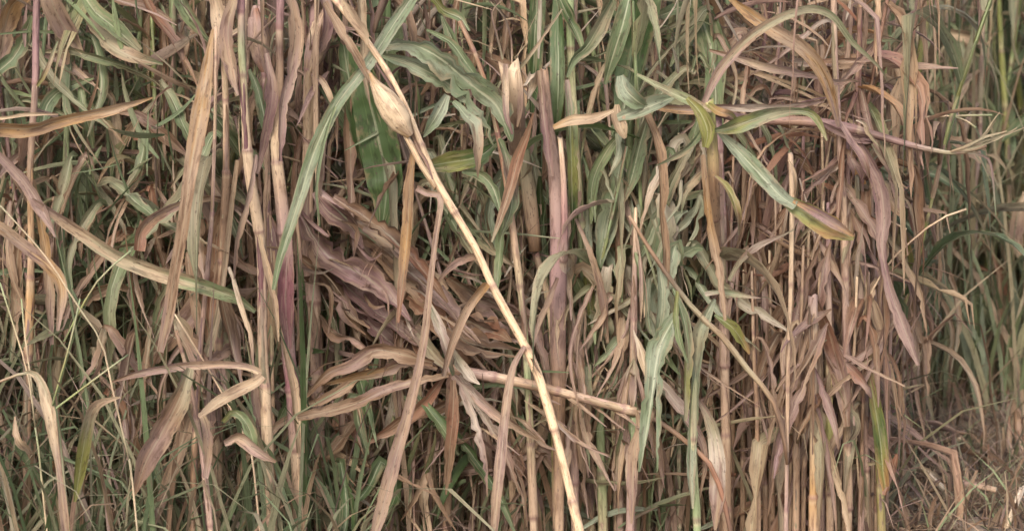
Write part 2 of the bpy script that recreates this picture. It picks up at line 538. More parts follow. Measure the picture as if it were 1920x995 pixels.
def shreds(name, n, seed, label, right=False):
    """torn leaf strips caught between the stalks through the whole depth of the stand: nobody could count them"""
    g = np.random.default_rng(seed); r = random.Random(seed)
    C = []; W = []; CC = []; SD = []
    seg = 6
    while len(C) < n:
        y = 4.98 + 1.5 * r.random() ** 1.4
        x = r.uniform(-1.12, 1.1) * y / 5
        if gap(x, y) or (x > .66 * y / 5 and y < 6.3):
            continue
        if right:
            y = r.uniform(6.1, 8.2); x = r.uniform(.64, 1.1) * y / 5
        z = r.uniform(0.0, 1.35) if r.random() < .6 else r.uniform(0, .6)
        px, py = pixel(x, y, z)
        ln = r.uniform(.05, .26); w_ = r.uniform(.002, .012) * (2.2 if r.random() < .15 else 1)
        steep = r.gauss(1.2, .6) if r.random() < .75 else r.uniform(-.4, .7)
        az = r.uniform(0, 6.28)
        e = steep; a = az; b = r.uniform(-7, 7)
        p = np.array([x, y, z]); pts = [p]
        for k in range(seg - 1):
            e += b * ln / seg; a += r.uniform(-.25, .25)
            p = p + ln / (seg - 1) * np.array([math.cos(e) * math.cos(a), math.cos(e) * math.sin(a), math.sin(e)])
            pts.append(p)
        pts = np.array(pts)
        if pts[:, 2].min() < 0.0:
            pts[:, 2] += -pts[:, 2].min() + .01
        C.append(pts); W.append(w_)
        if px < 330:
            pal = 'TSGLGMGGGB'
        elif px < 560:
            pal = 'TMBPSMGGW'
        elif px < 1050:
            pal = 'MBTWGMGGPD'
        elif px < 1330:
            pal = 'GCGMWCSPLT'
        elif px < 1660:
            pal = 'MBVTPMTRWG'
        else:
            pal = 'GLGTGSTLP'
        c = NP[r.choice(pal)] * (1 - .0) * r.uniform(.85, 1.1); c2 = NP[r.choice(pal)]  # whitish and pale strips also put small bright highlights into the colour
        CC.append(np.array([c * (1 - f) + (c * .6 + c2 * .4) * f for f in np.linspace(0, 1, seg)]))
        d = pts[-1] - pts[0]
        s_ = np.cross(d, [r.gauss(0, 1), r.gauss(0, 1), r.gauss(0, .4)])
        SD.append(unit(s_))
    C = np.array(C); W = np.array(W); CC = np.array(CC); SD = np.array(SD)
    n = len(C)
    prof = np.array([.35, .9, 1, .9, .6, .05])
    hw = W[:, None, None] * prof[None, :, None] * .5 * SD[:, None, :]
    D = unit(C[:, -1] - C[:, 0]); NO = unit(np.cross(D, SD))
    mid_ = C + NO[:, None, :] * (W[:, None, None] * prof[None, :, None] * .22)
    V = np.stack([C - hw, mid_, C + hw], 2)
    V = V.reshape(-1, 3)
    base = np.arange(n) * seg * 3
    q = np.array([[i * 3 + j, i * 3 + j + 1, i * 3 + j + 4, i * 3 + j + 3] for i in range(seg - 1) for j in range(2)])
    F = (base[:, None, None] + q[None]).reshape(-1, 4)
    cc = np.repeat(CC[:, :, None, :], 3, 2).reshape(-1, 4)
    uv = np.zeros((n, seg, 3, 2)); uv[..., 0] = np.array([0, .25, .5]) + g.uniform(0, 50, (n, 1, 1)); uv[..., 1] = np.linspace(0, .2, seg)[None, :, None] + g.uniform(0, 9, (n, 1, 1))
    o = obj(name, mesh_from(name, V, F, cc, uv.reshape(-1, 2), M_GRASS))
    return tag(o, kind='stuff', label=label, category='dead leaves')


shreds('leaf_shreds', 12500, 41, 'torn dead leaf strips caught between the standing stalks')
shreds('weed_shreds', 2600, 42, 'dead and green leaf strips among the weeds beyond the bare strip', True)


# ------------------------------------------------------------------ maize plants copied through the field
DRY_SETS = ['MTT', 'TPT', 'BMT', 'KMB', 'TMB', 'RBM', 'SMT', 'OTT', 'KBM', 'TTP', 'GST', 'VBM', 'BBK', 'LST']
GREEN_SETS = ['GGG', 'GSG', 'DGG', 'SGT', 'GGS', 'DGS', 'LSG', 'GST', 'SLT', 'GSB']


def path_leaf(rng, base, az, length, elev0, droop, n, swing=0.25, kink=None):
    """blade path that leaves the stalk upward and bends over by its weight"""
    p = np.array(base, float); e = elev0; a = az
    pts = [p.copy()]
    st = length / (n - 1)
    for i in range(n - 1):
        f = i / (n - 1)
        e -= droop * st * (0.5 + 1.2 * f)
        if kink and abs(f - kink) < 0.5 / n:
            e -= rng.uniform(0.8, 1.6)
        e = max(e, -math.pi / 2 + rng.uniform(-.05, .25))
        a += rng.uniform(-swing, swing) * 0.35
        p = p + st * np.array([math.cos(e) * math.cos(a), math.cos(e) * math.sin(a), math.sin(e)])
        pts.append(p.copy())
    return np.array(pts)


def proto_plant(kind, seed):
    """arrays of one maize plant standing at the origin: list of (part name, V, F, C, UV, material)"""
    rng = random.Random(seed)
    H = {'dry': rng.uniform(0.85, 1.5), 'green': rng.uniform(1.1, 1.8), 'stub': rng.uniform(0.35, 0.8), 'weed': rng.uniform(0.6, 1.1), 'tangle': rng.uniform(.7, 1.35), 'leafy': rng.uniform(.8, 1.4)}[kind]
    tang = kind in ('tangle', 'leafy')
    lean = rng.uniform(0.0, 0.3) if tang else rng.uniform(0, 0.14) if kind != 'stub' else rng.uniform(0, 0.28)
    la = rng.uniform(0, 6.28)
    k = 9
    P = np.array([[math.cos(la) * lean * H * (i / (k - 1)) ** 1.5 + rng.uniform(-.006, .006), math.sin(la) * lean * H * (i / (k - 1)) ** 1.5 + rng.uniform(-.006, .006), H * i / (k - 1) - (0.03 if i == 0 else 0)] for i in range(k)])
    r0 = rng.uniform(0.006, 0.0105)
    if tang:
        r0 *= .6
    if kind == 'leafy':
        kind = 'green'
    sp = rng.uniform(0.07, 0.11) if tang else rng.uniform(0.10, 0.15)
    nodes = [h for h in np.arange(0.06, H - 0.03, sp)]
    sc_ = {'dry': rng.choice(['TPT', 'MTM', 'VMT', 'TMS', 'OTP', 'BMT']), 'green': rng.choice(['YLL', 'TLG', 'LLG', 'MYL']), 'stub': rng.choice(['MTP', 'VMM', 'TTP', 'BTM']), 'weed': rng.choice(['LYL', 'GLG']), 'tangle': rng.choice(['BMT', 'KBM', 'TMB']), 'leafy': rng.choice(['LGT', 'TGL'])}[kind]
    parts = [('stalk',) + stalk_arrays(P, [r0, r0 * 0.9, r0 * .55], cols_along(sc_, 12), nodes, rng, m=8) + (M_STALK,)]
    az0 = rng.uniform(0, 6.28)
    def on(h):
        return np.array([np.interp(h, P[:, 2], P[:, c]) for c in range(3)])
    for i, h in enumerate(nodes):
        az = az0 + math.pi * (i % 2) + rng.uniform(-.6, .6)
        nl = rng.choice([1, 2]) if kind in ('green', 'weed') else rng.choice([2, 2, 3, 3])
        for q in range(nl):
            sp_ = None
            if (kind == 'green' and h > 0.25 * H and rng.random() < .8) or kind == 'weed':
                Ln = rng.uniform(.22, .65); el = rng.uniform(.3, 1.3); dr = rng.uniform(1.6, 7); cs = rng.choice(GREEN_SETS); wd = rng.uniform(.016, .046); cu = rng.uniform(.2, .7); rag = .22; kk = rng.choice([None, None, .3, .5])
                if kind == 'weed':
                    wd *= .5; Ln *= .6
                elif rng.random() < .35:
                    sp_ = rng.uniform(.3, .7)
            elif rng.random() < .3:                         # snapped blade sticking out stiffly
                Ln = rng.uniform(.15, .45); el = rng.uniform(-.9, 1.2); dr = rng.uniform(-1, 2); cs = rng.choice(DRY_SETS); wd = rng.uniform(.008, .026); cu = rng.uniform(.5, 1.9); rag = .4; kk = rng.choice([None, .3, .6, .8])
                if rng.random() < .4:
                    sp_ = rng.uniform(.2, .6)
            else:
                Ln = rng.uniform(.15, .55); el = rng.uniform(-.6, 1.1); dr = rng.uniform(3, 14); cs = rng.choice(DRY_SETS); wd = rng.uniform(.007, .034); cu = rng.uniform(.5, 1.8); rag = .4; kk = rng.choice([None, .3, .5])
                if rng.random() < .45:
                    sp_ = rng.uniform(.2, .7)
            if tang:
                wd *= 1.25; rag = .45
            az_ = az + q * rng.uniform(1, 3)
            hq = min(max(h + rng.uniform(-.06, .06), .03), H)
            C = path_leaf(rng, on(hq), az_, Ln, el, dr, 13, kink=kk)
            C[:, 2] = np.maximum(C[:, 2], 0.006 + 0.01 * rng.random())
            f = np.linspace(0, 1, 13)
            W = wd * np.interp(f, [0, .15, .45, .8, 1], [.5, .85, 1, .55, .04])
            tw = rng.uniform(-1.6, 1.6)
            D = unit(np.gradient(C, axis=0))
            hs = np.array([-math.sin(az_), math.cos(az_), 0.0])
            nr = unit(np.cross(D, np.broadcast_to(hs, D.shape)))
            A = leaf_arrays(C, W, cols_along(cs, 13), nr, [0, tw * .4, tw], cu, .15, .04, rag, rng, nx=5, split=sp_)
            parts.append(('leaf',) + A + (M_LEAF,))
        # sheath hugging the stalk above the node
        if rng.random() < .85 and h + .1 < H:
            b = on(h); t_ = on(min(H, h + rng.uniform(.09, .16)))
            C = np.array([b * (1 - f) + t_ * f for f in np.linspace(0, 1, 5)])
            C = C + np.array([math.cos(az), math.sin(az), 0]) * (r0 * 1.0)
            cs = rng.choice(['TM', 'PT', 'MV', 'SM', 'BM'] if kind != 'green' else ['LT', 'GL', 'YL', 'TM'])
            A = leaf_arrays(C, np.array([2.4, 2.7, 2.8, 2.6, 1.4]) * r0, cols_along(cs, 5), np.array([-math.cos(az), -math.sin(az), 0]), 0, 1.2, 0, .06, .3, rng, nx=5)
            parts.append(('sheath',) + A + (M_LEAF,))
    return parts


def join_arrays(L, xform=None):
    V = []; F = []; C = []; U = []; o = 0
    for a in L:
        V.append(a[0]); F.append(a[1] + o); C.append(a[2]); U.append(a[3]); o += len(a[0])
    return np.vstack(V), np.vstack(F), np.vstack(C), np.vstack(U)


PROTO = {}
for kind, cnt in (('dry', 9), ('green', 7), ('stub', 4), ('weed', 3), ('tangle', 6), ('leafy', 5)):
    for i in range(cnt):
        arr = proto_plant(kind, hash((len(kind), i, 5)) % 100000 + i * 17)
        meshes = [(p[0], mesh_from(p[0], *p[1:5], p[5])) for p in arr]
        foli = join_arrays([p[1:5] for p in arr if p[0] != 'stalk'])
        fm = mesh_from('foliage', *foli, M_LEAF)
        PROTO.setdefault(kind, []).append((arr, meshes, fm))


def place(kind, i, x, y, rz, s, tint, label, group, full=True):
    arr, meshes, fm = PROTO[kind][i]
    r = thing('maize_plant' if kind != 'weed' else 'weed_plant', label, 'maize plant' if kind != 'weed' else 'weed', (x, y, ground_z(x, y)), group)
    r.rotation_euler = (0, 0, rz); r.scale = (s, s, s)
    lst = meshes if full else [meshes[0], ('foliage', fm)]
    for nm, me in lst:
        o = obj(nm, me, r)
        k = RND.uniform(.85, 1.12)
        o.color = (tint[0] * k, tint[1] * k, tint[2] * k, 1)
    return r


ZONES = [  # upper x limit in the photo, name of the landmark in front
    (330, 'behind the grass at left'),
    (640, 'behind the purple tinged stalks'),
    (930, 'behind the leaning stalk with the ear'),
    (1130, 'behind the cut purple stalks'),
    (1330, 'behind the torn grey green blades'),
    (1680, 'behind the arching blade and snapped tassel'),
    (9999, 'beyond the bare littered strip'),
]
KINDWORD = {'tangle': 'limp tangled dead maize', 'leafy': 'leafy half green maize', 'dry': 'withered maize with tan leaves', 'green': 'still green maize plant', 'stub': 'broken shredded maize stub', 'weed': 'leafy green weed'}


FRONT = {}
ORD = 'first second third fourth fifth sixth seventh eighth ninth tenth eleventh twelfth'.split()


def fill(n, xr, yr, seed, weights, full, keep=None, sep=.10):
    g = random.Random(seed)
    pts = []
    tries = 0
    while len(pts) < n and tries < 20000:
        tries += 1
        y = g.uniform(*yr); x = g.uniform(*xr) * y / 5
        if keep and not keep(x, y):
            continue
        if any((x - a) ** 2 + (y - b) ** 2 < sep * sep for a, b in pts):
            continue
        pts.append((x, y))
    for x, y in pts:
        px, _ = pixel(x, y, .5)
        wts = weights(px)
        kind = g.choices(list(wts), list(wts.values()))[0]
        z = next(nm for lim, nm in ZONES if px < lim)
        dist = ', front' if y < 5.4 and kind in ('tangle', 'leafy') else '' if y < 6.4 else (', second rank' if y < 7.6 else ', far rank')
        t = g.uniform(.85, 1.1)
        tint = (t * g.uniform(.95, 1.05), t * g.uniform(.95, 1.03), t * g.uniform(.92, 1.04))
        r = place(kind, g.randrange(len(PROTO[kind])), x, y, g.uniform(0, 6.28), g.uniform(.85, 1.15), tint,
              KINDWORD[kind] + ' ' + z + dist, KINDWORD[kind] + ' ' + z + dist, full)
        if dist == ', front':
            FRONT.setdefault(r['group'], []).append((px, r))


def WT(px):
    return dict(tangle=.55, leafy=.45) if px < 560 else dict(tangle=.7, leafy=.3) if px < 1050 else dict(tangle=.3, leafy=.7) if px < 1330 else dict(tangle=.88, leafy=.12)


def W_(px):
    if px < 330:
        return dict(dry=.42, green=.50, stub=.08)
    if px < 1050:
        return dict(dry=.48, green=.45, stub=.07)
    if px < 1330:
        return dict(dry=.42, green=.48, stub=.1)
    if px < 1680:
        return dict(dry=.58, green=.27, stub=.15)
    return dict(dry=.45, green=.35, weed=.2)


fill(50, (-1.05, .70), (5.04, 5.38), 20, WT, True, lambda x, y: not gap(x, y), .075)
for grp, lst in FRONT.items():
    lst.sort(key=lambda v: v[0])
    for k, (_, r) in enumerate(lst):
        if len(lst) > 1:
            r['label'] = r['label'] + ', ' + (ORD[k] + ' from left' if k else 'leftmost')
fill(88, (-1.15, 1.05), (5.32, 6.35), 21, W_, True, lambda x, y: not gap(x, y), .085)
fill(70, (-1.15, 1.15), (6.35, 7.6), 22, W_, False, lambda x, y: not gap(x, y), .13)
fill(76, (-1.2, 1.25), (7.6, 10.0), 23, W_, False, None, .2)

fill(46, (.66, 1.12), (6.1, 7.8), 24, lambda px: dict(dry=.25, leafy=.25, weed=.5), False, None, .10)

# the farthest rows read as one mass
g = random.Random(31)
big = []
for i in range(150):
    y = g.uniform(10, 17); x = g.uniform(-1.25, 1.25) * y / 5
    kind = g.choice(['dry', 'green', 'green', 'dry', 'weed'])
    arr = PROTO[kind][g.randrange(len(PROTO[kind]))][0]
    V, F, C, U = join_arrays([p[1:5] for p in arr])
    a = g.uniform(0, 6.28); s = g.uniform(.9, 1.3)
    R = np.array([[math.cos(a), -math.sin(a), 0], [math.sin(a), math.cos(a), 0], [0, 0, 1]]) * s
    big.append((V @ R.T + np.array([x, y, ground_z(x, y)]), F, C, U))
tag(obj('far_maize', mesh_from('far_maize', *join_arrays(big), M_LEAF)), kind='stuff', label='far rows of maize closing the view behind', category='maize')


# ------------------------------------------------------------------ the plants one can single out
class Plant:
    """one plant; outline points (x, y) are laid at the distance Y (metres from the camera) plus an own offset"""
    def __init__(self, label, base, Y, cat='maize plant', name='maize_plant', group=None, seed=0):
        b = at(base, 700, Y)
        self.Y = Y
        self.loc = Vector((b.x, Y, ground_z(b.x, Y)))
        self.root = thing(name, label, cat, self.loc, group)
        self.rng = random.Random(hash((int(base * 10), seed, 3)))
        self.o = np.array(self.loc)

    def pts(self, xy, dy):
        d = np.interp(np.linspace(0, 1, len(xy)), np.linspace(0, 1, len(np.atleast_1d(dy))), np.atleast_1d(dy))
        return np.array([at(x, y, self.Y + e) for (x, y), e in zip(xy, d)]) - self.o

    def stalk(self, xy, wid, cs, step=150, start=60, dy=0.0, ground=True, name='stalk', parent=None, m=10, wraps=.6):
        P = self.pts(xy, dy)
        P = catmull(P, max(8, len(P) * 4))
        if ground:
            gz = ground_z(P[-1][0] + self.o[0], P[-1][1] + self.o[1]) - self.o[2] - 0.03
            if P[-1][2] > gz:
                d = P[-1] - P[-4]
                h = P[-1][2] - gz
                dx = d[0] / max(abs(d[2]), 1e-3) * h * .5
                P = np.vstack([P, [P[-1][0] + dx * .6, P[-1][1], P[-1][2] - h * .5], [P[-1][0] + dx, P[-1][1], gz]])
        s = self.Y / 5000
        L = np.sum(np.linalg.norm(np.diff(P, axis=0), axis=1))
        nodes = []
        a = start * s
        while step and a < L - .02:
            nodes.append(a)
            a += step * s * self.rng.uniform(.85, 1.15)
        R = [w_ * s / 2 for w_ in np.atleast_1d(wid)]
        A = stalk_arrays(P, R, cols_along(cs, 16), nodes, self.rng, m=m)
        st = obj(name, mesh_from(name, *A, M_STALK), parent or self.root)
        if wraps and step and np.max(R) > .0055:
            Ls = np.r_[0, np.cumsum(np.linalg.norm(np.diff(P, axis=0), axis=1))]
            for a0, a1 in zip(nodes[:-1], nodes[1:]):
                if self.rng.random() > wraps:
                    continue
                t = np.linspace(a1 - .002, a1 - (a1 - a0) * self.rng.uniform(.5, 1.25), 12)
                Cw = np.stack([np.interp(t, Ls, P[:, k]) for k in range(3)], -1)
                rr = np.interp(t, np.linspace(0, Ls[-1], len(R)), R)
                out = unit(np.array(CAM) - (Cw + self.o)) + np.array([self.rng.uniform(-.8, .8), 0, 0])
                out = unit(out)
                Cw = Cw + out * (rr * 1.02)[:, None]
                cw = self.rng.choice(['TM', 'PT', 'MV', 'SM', 'TS', 'MB', cs[:2]])
                As = leaf_arrays(Cw, rr * np.interp(np.linspace(0, 1, 12), [0, .2, .7, 1], [2.0, 2.3, 2.1, .7]), cols_along(cw, 12), -out, 0, 1.25, 0, .05, .3, self.rng, 7, .06, self.rng.choice([None, .5]))
                obj('sheath', mesh_from('sheath', *As, M_LEAF), parent or self.root)
        return st

    def leaf(self, xy, wid, cs, dy=0.0, roll=None, curl=.6, fold=.2, wav=.04, rag=.22, name='leaf', parent=None, nx=9, label=None, split=None, crump=.06):
        C = self.pts(xy, dy)
        L = np.sum(np.linalg.norm(np.diff(C, axis=0), axis=1))
        n = int(min(60, max(12, L / 0.010)))
        f = np.linspace(0, 1, n)
        # slight wander in depth so that a blade is never flat to the lens
        C = catmull(C, n)
        a, b = self.rng.uniform(-.03, .03), self.rng.uniform(0, 6)
        C[:, 1] += a * np.sin(f * 4 + b) - a * math.sin(b)
        s = self.Y / 5000
        W = np.interp(f, np.linspace(0, 1, len(wid)), wid) * s
        if roll is None:
            r = self.rng.uniform(-.5, .5); roll = [r, r + self.rng.uniform(-.5, .5)]
        view = np.array(CAM) - (C + self.o)
        A = leaf_arrays(C, W, cols_along(cs, n), unit(view), roll, curl, fold, wav, rag, self.rng, nx, crump, split)
        o = obj(name, mesh_from(name, *A, M_LEAF), parent or self.root)
        if label:
            o['label'] = label
        return o

    def ear(self, xy, wid, cs, husks=4, dy=0.0, dark='VB'):
        """a husked ear along xy from base to tip with overlapping husk leaves"""
        C = catmull(self.pts(xy, dy), 26)
        f = np.linspace(0, 1, 26)
        s = self.Y / 5000
        W = np.interp(f, np.linspace(0, 1, len(wid)), wid) * s / 2
        T = unit(np.gradient(C, axis=0)); A = unit(np.cross(T, np.array([.2, .97, .1]))); B = np.cross(T, A)
        m = 20
        th = np.linspace(0, 2 * math.pi, m, endpoint=False)
        rr = 1 + .05 * np.cos(th * 5 + .4) + .03 * np.cos(th * 9)
        V = C[:, None] + (W[:, None] * rr)[:, :, None] * (np.cos(th)[None, :, None] * A[:, None] + np.sin(th)[None, :, None] * B[:, None])
        cc = np.repeat(cols_along(cs, 26)[:, None], m, 1)
        uv = np.zeros((26, m, 2)); uv[:, :, 0] = np.abs(np.linspace(-1, 1, m, endpoint=False)); uv[:, :, 1] = (f * .2)[:, None]
        e = obj('ear', mesh_from('ear', V.reshape(-1, 3), grid_faces(26, m, 0, True), cc.reshape(-1, 4), uv.reshape(-1, 2), M_HUSK), self.root)
        for h in range(husks):
            a = 2 * math.pi * h / husks + 2.2
            out = np.cos(a) * A + np.sin(a) * B
            k = 22 if h % 2 else 25
            Ch = C[:k] + out[:k] * (W[:k] * 1.03)[:, None] + out[:k] * 0.0015
            Ah = leaf_arrays(Ch, W[:k] * 1.75 + .002, cols_along(cs if h % 2 else cs[::-1], k), -out[:k], 0, 1.15, 0, .01, .04, self.rng, 7, 0.0)
            obj('husk', mesh_from('husk', *Ah, M_HUSK), e)
        return e


# 1 the leaning stalk with its ear
p = Plant('bright tan maize stalk leaning diagonally across the stand with a husked ear', 1085, 4.72)
p.stalk([(592, -40), (632, 5), (690, 80), (735, 150), (770, 222), (800, 300), (822, 348), (890, 462), (925, 540), (982, 645), (1012, 712), (1050, 845), (1085, 990)], [11, 12, 14, 16, 17, 19], 'ZZZZPZZZZZZZZZZ', 148, 62, m=12, wraps=0)
p.stalk([(818, 352), (790, 310), (772, 275), (757, 247)], [12, 11], 'ZPZP', 0, 0, dy=[0, -.03], ground=False, name='ear_shank')
p.ear([(770, 254), (757, 238), (738, 210), (718, 180), (702, 156), (690, 132)], [12, 40, 46, 37, 17, 4], 'OPPPPT', dy=[-.03, -.035])
p.leaf([(700, 160), (672, 112), (640, 60), (608, 5)], [12, 20, 22, 12], 'TBTB', dy=-.02, roll=.3)
p.leaf([(640, -5), (662, 30), (685, 62), (690, 84)], [6, 26, 22, 6], 'PTP', dy=-.04, roll=.4)
p.leaf([(704, 118), (735, 165), (764, 220), (776, 262), (800, 305), (812, 336)], [3, 8, 11, 10, 9, 4], 'VKVBV', dy=-.03, roll=.3, rag=.3)
p.leaf([(782, 352), (800, 362), (826, 372), (818, 440), (806, 540), (795, 640), (772, 750), (744, 850), (715, 960), (690, 1040)], [14, 12, 11, 14, 17, 20, 27, 30, 28, 6], 'MTMTMTMTM', dy=[0, -.06, -.08], roll=.15, rag=.06, wav=.03)
p.leaf([(778, 270), (768, 350), (764, 430), (755, 520), (746, 606)], [8, 24, 24, 20, 6], 'OBOBR', dy=[0, -.05], roll=[.5, .2], rag=.08)
p.leaf([(912, 530), (872, 588), (845, 650), (832, 698)], [20, 19, 18, 9], 'OTBK', dy=[-.02, -.05], rag=.05, wav=.02)
p.leaf([(904, 476), (870, 492), (838, 512), (822, 530)], [16, 18, 15, 6], 'BMB', dy=[0, -.03])
p.leaf([(984, 648), (962, 690), (950, 760), (940, 850), (930, 950), (924, 1030)], [8, 17, 21, 23, 20, 4], 'MTMTM', dy=[-.01, -.06], rag=.06, wav=.02, roll=.2)
p.leaf([(975, 590), (985, 640), (1000, 672), (1012, 690)], [3, 9, 9, 3], 'KRK', dy=.02)

# 2 the long green blade crossing it
p = Plant('slim grey green maize plant whose long blade crosses behind the ear', 520, 4.66)
p.leaf([(790, -30), (742, 40), (690, 120), (632, 195), (592, 280), (560, 380), (528, 480), (515, 540)], [22, 27, 24, 24, 28, 25, 19, 8], 'CGCGGCGG', dy=[.12, .02, 0], roll=[-.2, .3], rag=.04, wav=.03, curl=.4)
p.leaf([(628, 200), (606, 270), (595, 350), (600, 420)], [6, 9, 10, 4], 'LGL', dy=.01)
p.stalk([(514, 520), (510, 640), (512, 780), (515, 960)], [8, 9], 'LTBT', 120, 30, dy=.3)

# 3 purple stalks cluster
p = Plant('maize stalk with magenta purple sheath and pink dry top', 545, 4.85)
p.stalk([(528, -60), (524, 60), (524, 150), (516, 262), (522, 330), (532, 430), (538, 560), (540, 660), (552, 760), (560, 930)], [13, 14, 19, 22, 24, 26, 28, 26, 24], 'VVKTPTMVMMXMTTTT', 135, 110, m=12, wraps=0)
p.leaf([(541, 436), (538, 500), (536, 580), (541, 655)], [16, 36, 36, 14], 'MXXV', dy=-.06, roll=0, curl=1.2, rag=.03, wav=.01, name='sheath')
p.leaf([(512, 470), (518, 560), (530, 650), (548, 740), (560, 850)], [7, 9, 14, 26, 22], 'TPTPT', dy=-.05, rag=.1)
p.leaf([(556, 400), (562, 480), (560, 580), (556, 660)], [6, 10, 9, 5], 'TMT', dy=-.01)
p.leaf([(500, 100), (512, 170), (500, 240), (478, 330)], [10, 22, 20, 8], 'MVM', dy=-.03)
p.leaf([(540, -20), (552, 60), (545, 130), (530, 200), (527, 300)], [20, 32, 28, 22, 10], 'MTMMV', dy=-.02, rag=.3)

p = Plant('pale tan maize stalk beside the purple sheath with its skin peeling', 498, 4.78)
p.stalk([(452, -60), (452, 60), (456, 160), (466, 310), (480, 400), (490, 480), (492, 640), (498, 760), (508, 960)], [13, 14, 18, 19, 18, 20, 20, 22], 'XVLTPTPMTTPTTPT', 140, 80, m=12)
p.leaf([(486, 440), (500, 500), (514, 560), (522, 640)], [8, 16, 14, 4], 'PTP', dy=-.03)
p.leaf([(430, 500), (452, 560), (475, 620), (480, 680)], [8, 14, 13, 5], 'WPM', dy=-.03)
p.leaf([(445, -20), (425, 60), (436, 130), (446, 180)], [14, 30, 34, 8], 'PMTM', dy=-.02)
p.leaf([(480, 290), (470, 360), (450, 440), (440, 520)], [8, 18, 16, 6], 'MTM', dy=-.02)
p.leaf([(478, 690), (476, 760), (492, 840), (500, 910)], [12, 22, 22, 10], 'TMT', dy=-.03)

p = Plant('mauve maize stalk with a drooping dried ear, at the top left of centre', 582, 4.98)
p.stalk([(592, -60), (588, 60), (578, 150), (578, 280), (575, 420), (590, 600), (600, 960)], [16, 20, 26, 26, 24, 22], 'MVTTMTMTB', 150, 190)
p.ear([(578, 142), (584, 120), (594, 90), (604, 50), (612, 15)], [12, 34, 42, 38, 10], 'TMMPM')
p.leaf([(585, 138), (604, 150), (620, 175), (628, 205)], [8, 14, 12, 3], 'MPT', dy=-.04)
p.leaf([(600, -30), (612, 40), (598, 90), (582, 140)], [20, 34, 28, 8], 'MVMT', dy=-.02, rag=.3)
p = Plant('maize stalk carrying a small pinkish dried ear, top of the purple cluster', 492, 5.0)
p.stalk([(484, -60), (492, 60), (496, 140), (500, 300), (505, 600), (510, 960)], [10, 14, 16, 18], 'MVTBMT', 140, 200)
p.ear([(498, 138), (494, 118), (488, 85), (482, 45), (478, 10)], [10, 36, 42, 32, 8], 'RMTMM')
p.leaf([(500, 130), (470, 200), (462, 280), (455, 350)], [8, 20, 18, 5], 'MTV')
p.leaf([(462, 370), (500, 400), (520, 470), (505, 560)], [8, 22, 20, 5], 'MVB')

p = Plant('maize plant with a pink and tan dry flag leaf over the mauve stalks', 412, 4.9)
p.stalk([(405, -40), (420, 120), (424, 300), (418, 460), (410, 640), (405, 960)], [10, 14, 18, 22], 'MTBBTB', 150, 60)
p.leaf([(400, -25), (418, 50), (432, 110), (440, 158)], [20, 34, 34, 8], 'TPMM', dy=-.05, rag=.1)
p.leaf([(412, -10), (410, 60), (404, 120), (400, 180)], [8, 14, 14, 4], 'TMB', dy=-.02)
p.leaf([(445, 300), (432, 400), (418, 520), (404, 610), (375, 710), (336, 850), (305, 940), (280, 1010)], [8, 11, 13, 15, 26, 32, 26, 4], 'TPTSTTM', dy=[0, -.08], roll=.1, rag=.05, wav=.02)
p.leaf([(258, 470), (266, 430), (296, 402), (342, 384), (398, 377), (446, 398)], [26, 30, 22, 14, 12, 8], 'RBMTTM', dy=[-.1, 0], rag=.08)
p.leaf([(424, 388), (408, 440), (398, 520), (360, 590), (300, 650), (232, 728)], [26, 42, 44, 48, 46, 14], 'BRBMBB', dy=[.02, .1], rag=.12, roll=[.3, .1])
p.leaf([(425, 330), (415, 430), (400, 540), (392, 640)], [20, 40, 36, 12], 'BBRB', dy=.06)

# 4 the left edge
p = Plant('thin maize stalk dark purple above and tan below, near the left edge', 62, 4.9)
p.stalk([(70, -60), (67, 60), (66, 158), (60, 250), (56, 335), (58, 480), (52, 700), (50, 960)], [12, 12, 13, 17, 15, 16], 'KVVTOTOTBTBT', 175, 215)
p.leaf([(66, 165), (85, 140), (98, 110), (108, 78)], [6, 12, 10, 3], 'YTL', dy=.0)
p.leaf([(-20, 148), (20, 110), (44, 60), (58, 30)], [26, 34, 30, 10], 'GGGL', dy=.06)
p.leaf([(62, 340), (80, 430), (95, 520), (102, 640)], [10, 20, 22, 8], 'TOTM', dy=.02)
p.leaf([(58, -10), (20, 10), (0, 60), (-10, 140)], [20, 44, 40, 10], 'BOTM', dy=.08)
p.leaf([(50, 420), (30, 480), (28, 580), (20, 680)], [8, 24, 24, 8], 'BBTG', dy=.05)

p = Plant('maize plant with a large hanging orange tan blade near the left', 330, 4.62)
p.leaf([(399, 55), (390, 120), (378, 205), (362, 300), (352, 370), (340, 450), (327, 520), (316, 590), (300, 660)], [5, 24, 36, 30, 24, 24, 22, 24, 14], 'OTOTBTBTM', dy=[0, -.04, 0], roll=.12, curl=.3, rag=.03, wav=.015, fold=.05)
p.stalk([(404, 50), (404, 180), (396, 420), (372, 700), (360, 960)], [5, 8, 12, 15], 'TMBB', 150, 60, dy=.16)

p = Plant('lodged maize plant whose long tan and pale green blade arches in from the left edge', -70, 4.7)
p.stalk([(-60, 200), (-62, 400), (-66, 960)], [14, 20], 'TMT', 140, 40)
p.leaf([(-58, 235), (-10, 290), (40, 345), (82, 405), (104, 445)], [10, 16, 24, 30, 4], 'MMMM', dy=-.03, roll=[.1, .5], rag=.1)
p.leaf([(60, 372), (100, 402), (150, 440), (215, 486), (300, 520), (380, 542), (440, 562), (478, 585)], [8, 24, 27, 31, 33, 32, 28, 8], 'MTPSPLLG', dy=[-.02, .0, .0, .06], roll=[.5, .2, .1], rag=.05, wav=.03, curl=.7, fold=.3)
p.leaf([(-50, 400), (0, 432), (42, 468), (88, 505), (112, 545), (108, 620)], [14, 24, 27, 27, 22, 6], 'OTMOTM', dy=[0, .03], rag=.06)
p.leaf([(-40, 244), (0, 240), (60, 240), (115, 224), (200, 207), (288, 182)], [32, 34, 30, 26, 20, 3], 'BOBOTO', dy=[0, .1], roll=[.5, .3], rag=.06, curl=.9)
